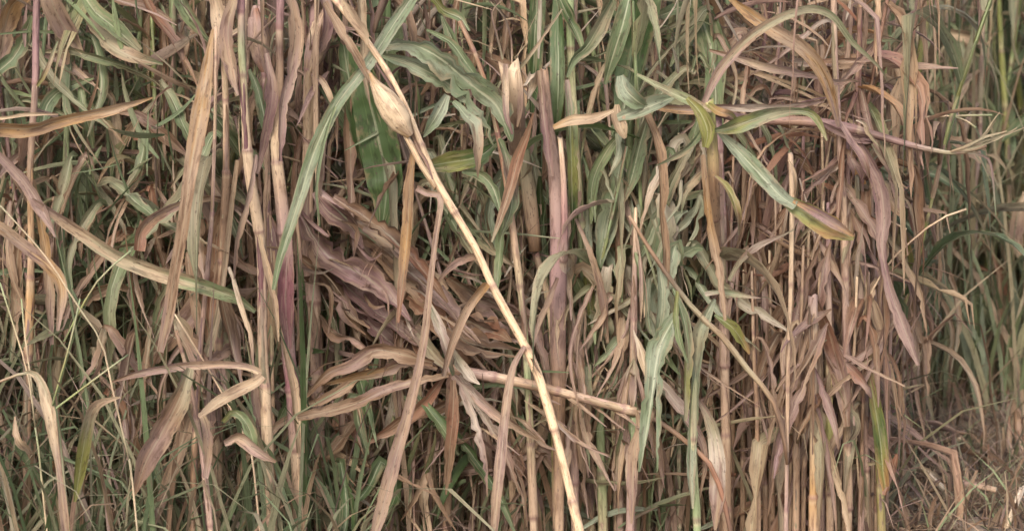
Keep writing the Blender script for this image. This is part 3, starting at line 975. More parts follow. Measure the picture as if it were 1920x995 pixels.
p.leaf([(-30, 222), (10, 221), (50, 214), (110, 214)], [4, 9, 8, 3], 'PPT', dy=.03)

p = Plant('withered maize plant with a folded bright tan blade by the lower left', 395, 4.6)
p.stalk([(330, 620), (352, 700), (372, 800), (392, 960)], [7, 11, 14], 'BMT', 120, 40, dy=.1)
p.leaf([(210, 715), (260, 700), (330, 690), (400, 688), (455, 692), (488, 704)], [4, 16, 18, 18, 14, 16], 'BMMTMP', dy=[.1, 0], roll=.3, rag=.06)
p.leaf([(494, 706), (478, 722), (440, 742), (400, 764), (374, 782)], [20, 26, 27, 25, 10], 'TPTPT', dy=[-.01, -.08], roll=.45, rag=.1, wav=.03, curl=.7, fold=.3)
p.leaf([(376, 772), (386, 800), (388, 840), (384, 900)], [12, 22, 20, 12], 'PMTM', dy=-.05)
p.leaf([(356, 690), (340, 740), (310, 800), (276, 860), (250, 930)], [16, 46, 50, 40, 5], 'SBMB', dy=.05, rag=.1)
p.leaf([(420, 830), (450, 820), (480, 838), (520, 858)], [14, 30, 24, 8], 'MTMB', dy=-.03)
p.leaf([(418, 790), (440, 770), (468, 800), (480, 850)], [8, 22, 26, 10], 'YGLG', dy=-.01)

p = Plant('small maize plant with a thin neck folding into a pale pink blade, bottom left', 112, 4.6)
p.stalk([(-40, 724), (0, 715), (30, 703), (52, 699)], [5, 5, 6], 'SBS', 0, 0, ground=False, name='leaf_neck')
p.leaf([(48, 698), (66, 700), (82, 722), (92, 752), (99, 772), (110, 830), (122, 900), (128, 970), (130, 1040)], [8, 20, 26, 20, 10, 14, 20, 16, 4], 'SPPPMTMT', dy=[0, -.03], roll=.2, rag=.05)
p.leaf([(140, 940), (152, 870), (168, 800), (180, 762), (196, 742), (234, 732)], [6, 22, 27, 25, 22, 3], 'YYYSTP', dy=[.02, -.02], roll=.2, rag=.03, curl=.4)
p.leaf([(28, 780), (40, 815), (52, 835), (58, 850)], [3, 14, 20, 8], 'TPT', dy=.02)
p.stalk([(102, 780), (112, 860), (124, 980)], [6, 8], 'TMB', 0, 0)

p = Plant('maize plant with a broad pinkish leaf tip hanging at the top left', 120, 5.0)
p.leaf([(85, -40), (104, 20), (122, 60), (150, 105)], [30, 44, 42, 5], 'MTMP', dy=-.03, roll=.2, rag=.03)
p.leaf([(145, -30), (178, 20), (216, 52), (262, 96)], [18, 30, 34, 12], 'GLGS', dy=-.02, roll=-.2, rag=.05)
p.leaf([(160, 30), (205, 75), (250, 100), (310, 118)], [14, 34, 30, 6], 'TSTG', dy=.03)
p.leaf([(80, 232), (88, 195), (112, 172), (170, 150)], [26, 28, 20, 3], 'GGGL', dy=-.04, rag=.1)
p.leaf([(150, 160), (160, 200), (168, 240), (172, 280)], [10, 22, 20, 5], 'LGL', dy=.02)
p.stalk([(130, -60), (126, 200), (118, 500), (110, 960)], [11, 16], 'SLTB', 150, 100, dy=.06)

p = Plant('green maize plant with grey green blades below the top edge, left of the mauve stalks', 330, 5.05)
p.leaf([(328, -40), (345, 10), (372, 52), (392, 78)], [18, 30, 26, 6], 'GGLG', dy=-.02, rag=.05)
p.leaf([(300, 150), (330, 190), (352, 235), (374, 286)], [10, 26, 26, 4], 'SGGG', dy=-.03)
p.leaf([(394, 200), (420, 240), (440, 280), (452, 310)], [14, 30, 26, 4], 'GGGL', dy=-.04)
p.leaf([(468, 130), (486, 170), (500, 220), (506, 262)], [8, 24, 24, 5], 'GGG', dy=-.05)
p.leaf([(370, 265), (395, 300), (420, 330), (440, 350)], [10, 28, 26, 5], 'DGDG', dy=.0)
p.leaf([(262, -20), (290, 30), (330, 80), (350, 140)], [14, 24, 22, 4], 'BRMB', dy=.0)
p.leaf([(190, -20), (220, 0), (270, 12), (320, 40)], [12, 20, 18, 5], 'TBMT', dy=.02)
p.stalk([(322, -60), (326, 200), (330, 500), (340, 960)], [12, 17], 'LGTB', 150, 100, dy=.08)
p.leaf([(215, 210), (260, 215), (310, 260), (352, 300)], [5, 24, 28, 5], 'BMBM', dy=.0)
p.leaf([(290, 190), (250, 240), (215, 300), (205, 350)], [6, 22, 24, 5], 'SBLG', dy=.03)
p.leaf([(250, 260), (285, 250), (310, 268), (330, 310)], [8, 34, 30, 5], 'RBKB', dy=.02)

# 5 centre
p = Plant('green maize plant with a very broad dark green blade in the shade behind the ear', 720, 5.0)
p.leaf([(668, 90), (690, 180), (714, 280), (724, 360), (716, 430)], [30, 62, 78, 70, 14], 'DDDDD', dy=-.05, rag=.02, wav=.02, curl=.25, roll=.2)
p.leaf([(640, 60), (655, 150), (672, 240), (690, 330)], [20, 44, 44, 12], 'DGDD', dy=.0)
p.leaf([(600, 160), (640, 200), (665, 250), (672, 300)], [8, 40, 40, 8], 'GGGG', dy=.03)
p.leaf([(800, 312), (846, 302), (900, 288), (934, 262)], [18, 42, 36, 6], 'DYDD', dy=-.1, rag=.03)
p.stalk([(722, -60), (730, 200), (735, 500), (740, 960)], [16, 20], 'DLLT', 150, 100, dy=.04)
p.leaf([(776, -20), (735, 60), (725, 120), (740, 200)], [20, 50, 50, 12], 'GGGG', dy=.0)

p = Plant('maize plant with a wide torn grey green blade right of the ear', 960, 4.82)
p.leaf([(690, 92), (730, 84), (775, 86), (825, 112), (880, 160), (925, 205), (944, 268)], [8, 30, 44, 62, 74, 60, 10], 'SCGCGCG', dy=[0, -.06, 0], roll=[.5, .2], split=.55, rag=.3, wav=.04, curl=.4)
p.leaf([(712, 102), (770, 120), (830, 150), (880, 190)], [10, 34, 40, 14], 'GCGC', dy=-.01, roll=.3)
p.leaf([(838, 178), (822, 210), (806, 236), (794, 256)], [14, 30, 26, 3], 'CCGC', dy=-.03, rag=.05)
p.leaf([(850, 190), (878, 220), (892, 236), (896, 330)], [10, 28, 24, 3], 'GCTT', dy=-.02)
p.leaf([(800, 56), (845, 80), (872, 115), (905, 160)], [5, 16, 24, 6], 'LGGG', dy=.02)
p.leaf([(828, 30), (850, 80), (870, 130), (905, 140)], [6, 24, 22, 5], 'GGLG', dy=.05)
p.leaf([(800, -20), (830, 20), (862, 36), (880, 60)], [10, 22, 24, 6], 'DYGG', dy=.06)
p.stalk([(862, 40), (890, 100), (908, 150), (935, 260), (960, 420), (985, 640), (1000, 960)], [8, 12, 14, 18], 'BRTLTT', 150, 60, dy=.03)
p.leaf([(866, 322), (900, 330), (925, 355), (940, 400)], [8, 24, 22, 5], 'GLGG', dy=0)
p.leaf([(935, 260), (950, 300), (960, 380), (940, 440)], [14, 30, 28, 6], 'GMGG', dy=.02)

p = Plant('short cut maize stub with pink tan sheath and frayed top, upper centre', 962, 4.84)
p.stalk([(955, 126), (961, 165), (965, 215), (972, 330), (980, 500), (990, 960)], [38, 36, 22, 14, 13, 13, 13], 'PMPMTBBB', 0, 0, m=14, dy=[0, 0, .05, .2, .3, .3])
p.leaf([(948, 120), (946, 165), (950, 215), (960, 250)], [10, 16, 14, 5], 'MPMV', dy=-.03)
p.leaf([(972, 130), (976, 170), (974, 215), (970, 240)], [8, 13, 12, 4], 'PMT', dy=-.03)
p.leaf([(942, 112), (930, 60), (922, 20), (945, -5)], [5, 5, 4, 3], 'SMT', dy=-.02, nx=5)
p.leaf([(960, 118), (958, 70), (945, 30), (920, 0)], [4, 4, 4, 2], 'TMS', dy=-.03, nx=5)
p.leaf([(985, 160), (998, 140), (1000, 160), (990, 190)], [4, 16, 18, 3], 'WPW', dy=-.02)
p.leaf([(975, 128), (1010, 80), (1040, 40), (1055, 20)], [8, 8, 7, 3], 'STS', dy=0, nx=5)

p = Plant('cut purple mauve maize stalk with a hollow top beside a green blade', 1034, 4.9)
p.stalk([(1020, 130), (1024, 200), (1030, 262), (1040, 320), (1046, 440), (1046, 600), (1048, 960)], [16, 26, 32, 28, 20, 16], 'BMMVMBBTT', 0, 0, m=14)
p.stalk([(1050, 260), (1056, 330), (1058, 420), (1056, 500), (1050, 640), (1045, 960)], [8, 15, 16, 14, 14], 'PXWVMTT', 200, 240, dy=[-.05, -.05, -.05, .05, .25])
p.leaf([(1012, 132), (1018, 200), (1026, 270), (1034, 330)], [16, 24, 26, 10], 'TMVM', dy=-.04, curl=1.2, roll=0)
p.leaf([(1000, 212), (990, 250), (972, 300), (956, 360), (934, 420), (922, 450)], [3, 14, 24, 22, 14, 4], 'RBRBBS', dy=-.1, roll=.2, rag=.04)
p.leaf([(954, 380), (942, 430), (936, 490), (930, 560)], [5, 20, 20, 5], 'LGLG', dy=-.06)
p.leaf([(1062, 150), (1068, 220), (1072, 330), (1074, 420), (1070, 470)], [10, 28, 28, 22, 8], 'MGYDD', dy=-.02, curl=.8)
p.leaf([(1045, 520), (1030, 560), (1010, 600), (1000, 640)], [8, 14, 12, 4], 'MTM', dy=-.04)

p = Plant('stout tan maize stalk with dark node and yellow lower piece right of the leaning stalk', 1015, 4.98)
p.stalk([(978, 230), (986, 320), (996, 400), (1004, 470)], [16, 25, 27, 24], 'LSTB', 0, 0, ground=False, m=12)
p.stalk([(1004, 472), (1014, 510), (1028, 560), (1036, 640), (1042, 960)], [13, 13, 12, 14], 'KPPYTT', 160, 4)
p.leaf([(1006, 478), (1020, 520), (1034, 590), (1040, 680)], [5, 16, 24, 10], 'YGLG', dy=.02)
p.leaf([(1012, 330), (1014, 400), (1018, 470), (1024, 540)], [8, 26, 26, 8], 'DDGD', dy=.03)

p = Plant('upright green maize plant with pale yellow stem at the top centre', 1075, 4.97)
p.stalk([(1068, -60), (1070, 100), (1076, 220), (1088, 400), (1100, 560), (1120, 700), (1130, 960)], [14, 15, 16, 18], 'LLPLLGLT', 170, 150)
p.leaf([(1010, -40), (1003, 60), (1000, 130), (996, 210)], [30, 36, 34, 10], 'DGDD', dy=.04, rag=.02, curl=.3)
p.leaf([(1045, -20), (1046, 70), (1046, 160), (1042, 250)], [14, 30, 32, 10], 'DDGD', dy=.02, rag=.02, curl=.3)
p.leaf([(1042, -20), (1060, 20), (1085, 70), (1096, 108)], [16, 26, 18, 5], 'GDGL', dy=-.03)
p.leaf([(1062, 145), (1076, 110), (1105, 80), (1150, 0)], [6, 26, 34, 18], 'GGSG', dy=-.05, rag=.06)
p.leaf([(1152, 85), (1120, 160), (1102, 230), (1090, 300)], [4, 14, 12, 3], 'STL', dy=-.03)

p = Plant('maize plant with a broad dark green upright blade and pale midrib, top right of centre', 1180, 5.0)
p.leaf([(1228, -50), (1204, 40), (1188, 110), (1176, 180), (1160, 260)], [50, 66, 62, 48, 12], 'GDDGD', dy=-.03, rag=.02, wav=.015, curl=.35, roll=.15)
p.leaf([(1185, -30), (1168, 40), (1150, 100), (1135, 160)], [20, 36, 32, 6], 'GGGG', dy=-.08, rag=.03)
p.stalk([(1190, -60), (1182, 200), (1175, 500), (1170, 960)], [14, 18], 'GLTT', 150, 100, dy=.05)
p.leaf([(1165, 142), (1172, 165), (1192, 185), (1215, 200)], [16, 40, 34, 14], 'CCGC', dy=-.14, rag=.25, roll=.3)
p.leaf([(1158, 222), (1185, 212), (1225, 196), (1272, 178)], [14, 38, 34, 3], 'CCCG', dy=-.16, rag=.06, roll=-.3)
p.leaf([(1158, 196), (1160, 225), (1164, 240), (1172, 258)], [12, 30, 26, 6], 'PTPP', dy=-.15)
p.leaf([(1038, 240), (1075, 226), (1110, 222), (1150, 206)], [10, 22, 20, 6], 'OPTP', dy=-.18, rag=.06)

p = Plant('maize plant with ragged grey green hanging blades, right of the purple stalks', 1170, 4.95)
p.stalk([(1150, 240), (1146, 400), (1140, 560), (1150, 700), (1158, 960)], [12, 15, 18], 'LGLPT', 150, 90, dy=.06)
p.leaf([(1165, 300), (1150, 370), (1138, 430), (1124, 505)], [12, 46, 44, 8], 'CGCG', dy=-.02, rag=.2, roll=.1)
p.leaf([(1176, 240), (1140, 280), (1112, 340), (1108, 420)], [8, 26, 24, 5], 'GLGL', dy=0, rag=.2)
p.leaf([(1218, 210), (1200, 270), (1185, 330), (1168, 380)], [8, 34, 30, 6], 'SGGT', dy=-.02, rag=.25)
p.leaf([(1315, 248), (1280, 300), (1246, 370), (1215, 450), (1190, 500)], [6, 20, 26, 24, 5], 'CSGCG', dy=-.03, rag=.2)
p.leaf([(1310, 220), (1302, 250), (1288, 310), (1260, 360)], [10, 26, 24, 5], 'GLWT', dy=-.02, rag=.2)
p.leaf([(1290, 395), (1262, 410), (1240, 450), (1236, 520)], [6, 36, 34, 8], 'CCGC', dy=-.04, rag=.25)
p.leaf([(1264, 420), (1258, 480), (1244, 540), (1238, 600)], [20, 28, 24, 8], 'WGSG', dy=-.02, rag=.25)
p.leaf([(1080, 410), (1110, 480), (1130, 560), (1140, 650)], [6, 14, 18, 6], 'MTMT', dy=-.06, rag=.1)
p.leaf([(1096, 440), (1100, 520), (1112, 620), (1122, 720)], [8, 20, 22, 8], 'LYGL', dy=.02)
p.leaf([(1330, 310), (1310, 340), (1290, 365), (1278, 400)], [3, 18, 16, 3], 'SPG', dy=-.06)

# 6 the whorl with the arching blades
p = Plant('topped maize plant with yellow green whorl, arching blade and a blade ending orange', 1362, 4.75)
p.stalk([(1328, 190), (1334, 250), (1338, 330), (1340, 430), (1352, 540), (1364, 640), (1375, 960)], [18, 22, 20, 13, 11], 'YBTMTMBBB', 170, 260, m=12, dy=[0, 0, 0, .1, .3, .4, .45])
p.leaf([(1318, 196), (1338, 150), (1362, 112), (1420, 54), (1500, 16), (1552, 26), (1592, 76), (1642, 122), (1660, 150)], [10, 20, 22, 19, 17, 15, 12, 7, 2], 'MMTSSSLSS', dy=[0, .02, .1], roll=[.2, -.2], rag=.04, wav=.02)
p.leaf([(1194, 140), (1240, 165), (1286, 186), (1334, 206)], [6, 16, 22, 12], 'LSLT', dy=[.05, 0], roll=-.3, rag=.05)
p.leaf([(1288, 184), (1312, 210), (1326, 245), (1322, 276)], [10, 24, 32, 12], 'YYYY', dy=-.03, rag=.03)
p.leaf([(1326, 196), (1345, 206), (1368, 212), (1380, 222)], [10, 18, 16, 4], 'YOBY', dy=-.04)
p.leaf([(1340, 245), (1366, 240), (1400, 228), (1460, 212), (1510, 212), (1536, 226), (1556, 268)], [8, 32, 32, 22, 14, 16, 4], 'GYGSGYS', dy=[-.03, -.08], roll=.2, rag=.04)
p.leaf([(1346, 246), (1380, 280), (1420, 322), (1462, 366), (1490, 384)], [8, 26, 34, 30, 20], 'CCGCC', dy=[-.02, -.1], roll=-.1, rag=.06, curl=.5, wav=.02)
p.leaf([(1478, 378), (1512, 398), (1556, 424), (1600, 446)], [24, 44, 50, 8], 'LYOY', dy=[-.1, -.12], roll=.1, rag=.03, wav=.02, curl=.6)
p.leaf([(1488, 376), (1530, 396), (1570, 420), (1600, 442)], [8, 18, 22, 5], 'OVMO', dy=[-.115, -.145], roll=.3, rag=.03)
p.leaf([(1322, 230), (1300, 268), (1268, 290), (1230, 310)], [8, 18, 16, 3], 'LGSG', dy=-.03, rag=.2)
p.leaf([(1340, 330), (1362, 350), (1378, 390), (1384, 440)], [8, 18, 17, 6], 'BYBS', dy=-.04)
p.leaf([(1318, 290), (1330, 400), (1350, 510), (1360, 600)], [10, 20, 22, 8], 'TOTT', dy=-.03, curl=.9)

p = Plant('maize plant with an orange tan blade sagging down from the top edge at right', 1580, 4.85)
p.leaf([(1362, -8), (1400, 22), (1450, 56), (1502, 88), (1536, 130), (1556, 180), (1570, 236)], [6, 24, 30, 30, 28, 22, 6], 'OOTTOTM', dy=[0, -.04, 0], roll=[.2, -.1], rag=.06, wav=.02, curl=.6)
p.leaf([(1330, 94), (1380, 108), (1430, 124), (1490, 136), (1536, 146)], [6, 14, 19, 20, 6], 'BMPMM', dy=[.1, 0], roll=.3, rag=.1)
p.stalk([(1562, -60), (1566, 120), (1576, 300), (1584, 500), (1590, 960)], [10, 14, 18], 'TMTMTB', 150, 100, dy=.07)
p.leaf([(1570, 220), (1590, 260), (1610, 290), (1625, 330)], [5, 16, 18, 4], 'MVB', dy=0)
p.leaf([(1535, 140), (1560, 150), (1590, 146), (1606, 150)], [8, 16, 14, 3], 'TMT', dy=.02)

p = Plant('maize stalk snapped over sideways to the right, mauve with a frayed tassel at its end', 1345, 4.9)
p.stalk([(1342, 210), (1400, 224), (1480, 226), (1552, 232), (1622, 248), (1700, 270), (1760, 284), (1800, 286), (1850, 274)], [14, 18, 18, 18, 14, 9, 5], 'KVBVKVSB', 210, 60, ground=False)
p.stalk([(1344, 212), (1350, 330), (1356, 500), (1362, 960)], [16, 20], 'VMTB', 140, 70, dy=.02)
p.leaf([(1225, 200), (1290, 204), (1345, 200), (1400, 202), (1470, 204), (1550, 194)], [14, 20, 14, 18, 18, 5], 'OMMWMM', dy=-.02, roll=.3, rag=.12)
p.leaf([(1540, 230), (1600, 256), (1640, 258), (1580, 250)], [8, 22, 20, 4], 'VMVV', dy=-.01)
p.leaf([(1598, 248), (1630, 305), (1652, 350), (1660, 410), (1656, 470), (1668, 540), (1696, 620), (1718, 680)], [18, 34, 34, 30, 12, 24, 32, 6], 'VVMMVMMM', dy=[0, -.05], roll=.2, rag=.12, curl=.8)
p.leaf([(1634, 270), (1660, 310), (1690, 345), (1700, 352)], [4, 9, 8, 2], 'SMB', dy=-.02)
p.leaf([(1605, 225), (1622, 232), (1630, 250), (1650, 275)], [4, 10, 12, 3], 'WPS', dy=-.03)
for k, (ex, ey) in enumerate([(1900, 236), (1882, 214), (1870, 226), (1888, 246), (1916, 234), (1862, 262)]):
    p.leaf([(1780, 285), (1815, 278 - k * 2), (1850, 262 - k * 2), (ex, ey)], [4, 5, 5, 2], 'PSP', dy=[0, -.01 * k], nx=3, rag=.3, name='tassel_branch')
p.leaf([(1800, 284), (1840, 292), (1858, 310), (1862, 400)], [5, 6, 5, 3], 'SVG', dy=.02, nx=5)

p = Plant('thin pale yellow snapped stalk standing upright before the brown mass', 1480, 4.8)
p.stalk([(1482, 288), (1485, 370), (1484, 460), (1482, 560), (1478, 660), (1474, 960)], [9, 8, 8, 8], 'TPTTMT', 230, 250, wraps=0)
p.leaf([(1490, 430), (1470, 440), (1440, 456), (1420, 470), (1392, 500), (1372, 535)], [3, 8, 14, 16, 10, 8], 'SMWMSS', dy=-.02, roll=.3)
p.leaf([(1478, 300), (1490, 320), (1492, 350), (1488, 400)], [3, 7, 7, 2], 'PTP', dy=-.01, nx=5)

p = Plant('grey green maize plant with blades hanging low, left of the brown mass', 1290, 4.78)
p.stalk([(1180, 405), (1220, 470), (1262, 530), (1310, 590), (1352, 628), (1400, 690), (1448, 748), (1468, 810), (1476, 870)], [6, 8, 9, 11, 12, 10, 11, 6], 'BBKSBSBKB', 0, 0, ground=False, name='bent_leaf_roll')
p.leaf([(1268, 590), (1240, 640), (1228, 690), (1222, 750), (1218, 810), (1214, 880)], [20, 50, 42, 36, 26, 8], 'CGCGCG', dy=[0, -.06], roll=.15, rag=.3, split=.4, curl=.5)
p.leaf([(1262, 540), (1280, 590), (1290, 650), (1286, 720), (1284, 790)], [10, 22, 25, 22, 10], 'GGSYS', dy=[0, -.03], rag=.2)
p.leaf([(1270, 545), (1268, 600), (1275, 640), (1290, 680)], [6, 14, 14, 4], 'YLG', dy=-.04)
p.leaf([(1340, 560), (1322, 600), (1310, 640), (1306, 720), (1302, 800), (1298, 880), (1300, 960)], [8, 34, 20, 18, 22, 20, 5], 'CSCGCS', dy=[0, -.04], rag=.1)
p.stalk([(1308, 640), (1302, 740), (1300, 850), (1306, 960)], [10, 14, 18], 'GSLL', 150, 190, dy=.02)
p.leaf([(1304, 740), (1328, 780), (1342, 830), (1346, 900), (1340, 990)], [6, 24, 34, 34, 5], 'MSWMT', dy=.04, rag=.06, roll=.2)
p.leaf([(1322, 552), (1350, 548), (1390, 552), (1425, 556)], [10, 16, 12, 2], 'WGSM', dy=-.02)
p.leaf([(1340, 590), (1372, 612), (1392, 640), (1406, 665)], [6, 24, 24, 4], 'GYYO', dy=0)
p.leaf([(1236, 500), (1242, 550), (1238, 600), (1230, 640)], [12, 34, 30, 10], 'CCCG', dy=.02, rag=.25)

p = Plant('dead maize plant with broad red brown leaves in the shade, centre right', 1395, 5.08)
p.stalk([(1395, 300), (1398, 460), (1402, 640), (1408, 960)], [14, 20], 'BRMT', 150, 60)
p.leaf([(1440, 560), (1390, 600), (1345, 660), (1318, 730)], [12, 60, 62, 14], 'RBRB', dy=-.06, rag=.05)
p.leaf([(1450, 455), (1438, 500), (1430, 540), (1400, 590)], [10, 52, 50, 10], 'BRBR', dy=-.03, rag=.06)
p.leaf([(1420, 350), (1412, 420), (1396, 480), (1380, 520)], [8, 32, 30, 6], 'BRKB', dy=-.03)
p.leaf([(1350, 395), (1400, 390), (1450, 386), (1500, 384)], [10, 16, 15, 5], 'BMBR', dy=-.05)
p.leaf([(1450, 700), (1470, 760), (1500, 830), (1510, 900)], [8, 30, 34, 10], 'MVMM', dy=-.05)

# the clump of stalks at the end of the row
ends = [(1524, 556, 1526, 18, 'MPTPOTB', 4.86, 'pale tan broken stub at the middle of the row end clump'),
        (1552, 380, 1556, 15, 'VMPYTB', 4.9, 'tan stalk with yellowish base just right of the pale stub in the clump'),
        (1590, 250, 1588, 17, 'VMBMTB', 4.95, 'dark mauve stalk second from the right in the row end clump'),
        (1606, 330, 1622, 20, 'SSMBMTM', 4.98, 'thick grey mauve stalk under the orange blade tip in the row end clump'),
        (1630, 300, 1648, 14, 'TMBMT', 5.04, 'slim brown stalk at the right edge of the row end clump'),
        (1506, 240, 1505, 14, 'VBMMB', 5.02, 'mauve brown stalk at the left of the row end clump'),
        (1548, 260, 1570, 12, 'BMTMB', 5.1, 'narrow stalk half hidden inside the row end clump'),
        (1456, 330, 1466, 14, 'VBMVB', 5.12, 'purple brown stalk left of the row end clump'),
        (1420, 260, 1432, 13, 'BRMBT', 5.06, 'reddish brown stalk left of the thin pale snapped stalk'),
        (1536, 420, 1540, 12, 'TPTMB', 4.93, 'thin straw stalk squeezed between the pale stub and its neighbour')]
for i, (x, y0, x1, wd, cs, Y, lb) in enumerate(ends):
    p = Plant(lb, x1, Y, seed=i, group='cut stalks at the end of the row')
    p.stalk([(x, y0), (x + (x1 - x) * .3, y0 + 120), (x + (x1 - x) * .7, 780), (x1, 905)], [wd * (.9 if i == 0 else .35), wd * .85, wd, wd * 1.05], cs, 150, 90 + 13 * i)
    q = p.rng
    for k in range(7):
        yy = y0 + q.uniform(0, max(60, 790 - y0)); xx = x + q.uniform(-8, 8); ln = q.choice([q.uniform(60, 160), q.uniform(180, 380)]); dx = q.uniform(-80, 80)
        p.leaf([(xx, yy), (xx + dx * .5, yy + ln * .3), (xx + dx, yy + ln * .7), (xx + dx * 1.2, yy + ln)], [4, q.uniform(8, 36), q.uniform(8, 28), 3], q.choice(['MTM', 'VMB', 'TMB', 'BMR', 'BMV', 'KBM', 'RBB', 'SMT', 'MBT', 'PTB', 'TPT', 'WMM', 'TSB']), dy=[-.02, q.uniform(-.14, .04)], rag=.35, curl=q.uniform(.5, 1.5), crump=.07, wav=.03, split=q.choice([None, .3, .55]))
p = Plant('olive green bladed maize remnant at the right edge of the row end clump', 1650, 4.92)
p.stalk([(1632, 640), (1640, 760), (1650, 905)], [10, 16], 'BYB', 120, 40, dy=.03)
p.leaf([(1630, 705), (1640, 760), (1650, 820), (1656, 880), (1662, 920)], [10, 26, 30, 26, 14], 'BYDYO', dy=-.02, rag=.04)
p.leaf([(1690, 420), (1706, 500), (1712, 590), (1714, 660)], [8, 28, 34, 10], 'OYBO', dy=.3, rag=.06)
p.leaf([(1560, 700), (1590, 760), (1606, 800), (1590, 830)], [6, 12, 20, 8], 'BSK', dy=-.03)
p.leaf([(1530, 560), (1560, 640), (1582, 720), (1590, 800)], [8, 34, 40, 14], 'BRMB', dy=-.05, rag=.06)
p.leaf([(1585, 680), (1608, 700), (1624, 722), (1630, 740)], [10, 30, 26, 4], 'MRMM', dy=-.04)
p.leaf([(1682, 850), (1676, 880), (1668, 905), (1660, 930)], [6, 22, 26, 10], 'RRMR', dy=-.03)

# 7 the collapsed plants in the middle
p = Plant('collapsed maize plant of mauve brown leaves lying diagonally behind the leaning stalk', 620, 4.98, seed=4)
p.stalk([(598, 362), (660, 420), (740, 500), (820, 590), (880, 680)], [18, 20, 22, 22], 'MVBMB', 120, 60, ground=False)
p.stalk([(602, 365), (615, 500), (640, 700), (650, 960)], [16, 20], 'MBTB', 140, 60, dy=.08)
q = p.rng
for (a, b, wd, cs) in [((606, 362), (800, 540), 44, 'KBMBK'), ((625, 370), (840, 560), 36, 'MBKRB'), ((560, 395), (770, 600), 46, 'VKVMV'), ((580, 440), (830, 680), 38, 'VKVMB'),
                       ((640, 400), (900, 640), 40, 'KBKMB'), ((700, 470), (985, 640), 34, 'BTBKM'), ((750, 540), (975, 660), 42, 'BRBKB'), ((590, 360), (680, 470), 28, 'MVKV'),
                       ((700, 560), (860, 700), 26, 'GMSB'), ((650, 560), (850, 700), 30, 'MVKM'), ((560, 480), (700, 640), 30, 'BKTB'), ((600, 520), (690, 620), 26, 'BMKB'),
                       ((840, 520), (990, 620), 46, 'BKMB'), ((680, 430), (790, 500), 24, 'MPMT'), ((640, 480), (740, 590), 20, 'MVMB'), ((800, 590), (930, 700), 26, 'MWMB'),
                       ((760, 600), (800, 680), 16, 'RBRB'), ((570, 520), (610, 560), 24, 'BKMB'), ((600, 590), (700, 660), 22, 'KBMB'), ((855, 600), (960, 640), 40, 'RBRB')]:
    dx, dy_ = b[0] - a[0], b[1] - a[1]
    nx_, ny_ = -dy_, dx
    k1, k2 = q.uniform(-.08, .08), q.uniform(-.10, .10)
    p.leaf([a, (a[0] + dx * .33 + nx_ * k1, a[1] + dy_ * .33 + ny_ * k1), (a[0] + dx * .66 + nx_ * k2, a[1] + dy_ * .66 + ny_ * k2), b], [wd * .5, wd * 1.5, wd * 1.3, 6], cs, dy=[q.uniform(-.08, .05), q.uniform(-.14, .03)], rag=.35, wav=.06, curl=q.uniform(.6, 1.5), crump=.15, split=q.choice([None, None, .5]))
for k in range(22):                                        # thin shreds
    x = q.uniform(560, 900); y = 395 + (x - 580) * .55 + q.uniform(-30, 150)
    ln = q.uniform(50, 150)
    p.leaf([(x, y), (x + ln * .4, y + ln * q.uniform(.1, .6) + q.uniform(-12, 12)), (x + ln * q.uniform(.3, .9), y + ln * q.uniform(.2, 1.0))], [3, q.uniform(6, 12), 2], q.choice(['MVM', 'PTM', 'BWM', 'KBM', 'KVB', 'BMB']), dy=[q.uniform(-.12, .0), q.uniform(-.16, .0)], nx=5, rag=.3, name='leaf_shred')

p = Plant('fallen tan maize stalk lying level at the lower centre with fanned dead leaves', 850, 4.82)
p.stalk([(845, 692), (900, 702), (1000, 722), (1100, 748), (1192, 772)], [18, 19, 18, 17], 'BMTBTMT', 135, 85, ground=False, m=12)
p.stalk([(1196, 772), (1230, 786), (1280, 822), (1330, 868), (1356, 930)], [9, 10, 9, 10], 'KBRKB', 0, 0, dy=[0, -.02], name='broken_end')
p.stalk([(848, 690), (842, 760), (840, 860), (838, 960)], [16, 15], 'MBTB', 120, 50, dy=[0, .2])
p.leaf([(842, 704), (790, 716), (730, 732), (672, 756), (620, 768), (560, 776)], [12, 20, 24, 30, 28, 18], 'BTMBTB', dy=[0, -.06], roll=.25, wav=.05, crump=.14)
p.leaf([(812, 680), (760, 664), (706, 655), (660, 682), (610, 700), (560, 745)], [14, 34, 34, 28, 22, 6], 'BTBMBB', dy=[0, -.03], roll=-.2, crump=.14, split=.5)
p.leaf([(820, 690), (770, 676), (720, 690), (660, 700), (600, 712)], [12, 30, 28, 20, 6], 'BMBOB', dy=[.02, 0], crump=.16, split=.3)
p.leaf([(690, 690), (650, 720), (610, 742), (560, 760)], [6, 22, 22, 4], 'OTBT', dy=.03)
p.leaf([(850, 704), (880, 740), (905, 790), (932, 860), (945, 930)], [12, 44, 48, 30, 4], 'MWMB', dy=[-.02, -.07], rag=.35, roll=.1, split=.25)
p.leaf([(862, 704), (910, 750), (960, 780), (1010, 815)], [10, 26, 26, 5], 'WMTT', dy=[-.01, -.04], rag=.15)
p.leaf([(848, 650), (858, 680), (880, 706), (900, 716)], [5, 22, 30, 6], 'WSWW', dy=-.05, rag=.35)
p.leaf([(836, 700), (790, 760), (740, 800), (690, 830)], [8, 30, 34, 10], 'KRBR', dy=.02)
p.leaf([(850, 712), (850, 770), (844, 830), (836, 930)], [12, 26, 22, 3], 'BRBB', dy=-.03)
p.leaf([(800, 560), (825, 610), (840, 650), (850, 700)], [8, 24, 26, 6], 'GWMG', dy=-.03)
p.leaf([(782, 740), (810, 770), (835, 800), (860, 850)], [6, 26, 26, 6], 'GDLG', dy=.04)
p.leaf([(1192, 768), (1200, 800), (1190, 850), (1184, 980)], [10, 24, 26, 4], 'TTMT', dy=-.03)
p.leaf([(1196, 770), (1215, 776), (1228, 772), (1210, 800)], [4, 14, 14, 3], 'PTO', dy=-.05)
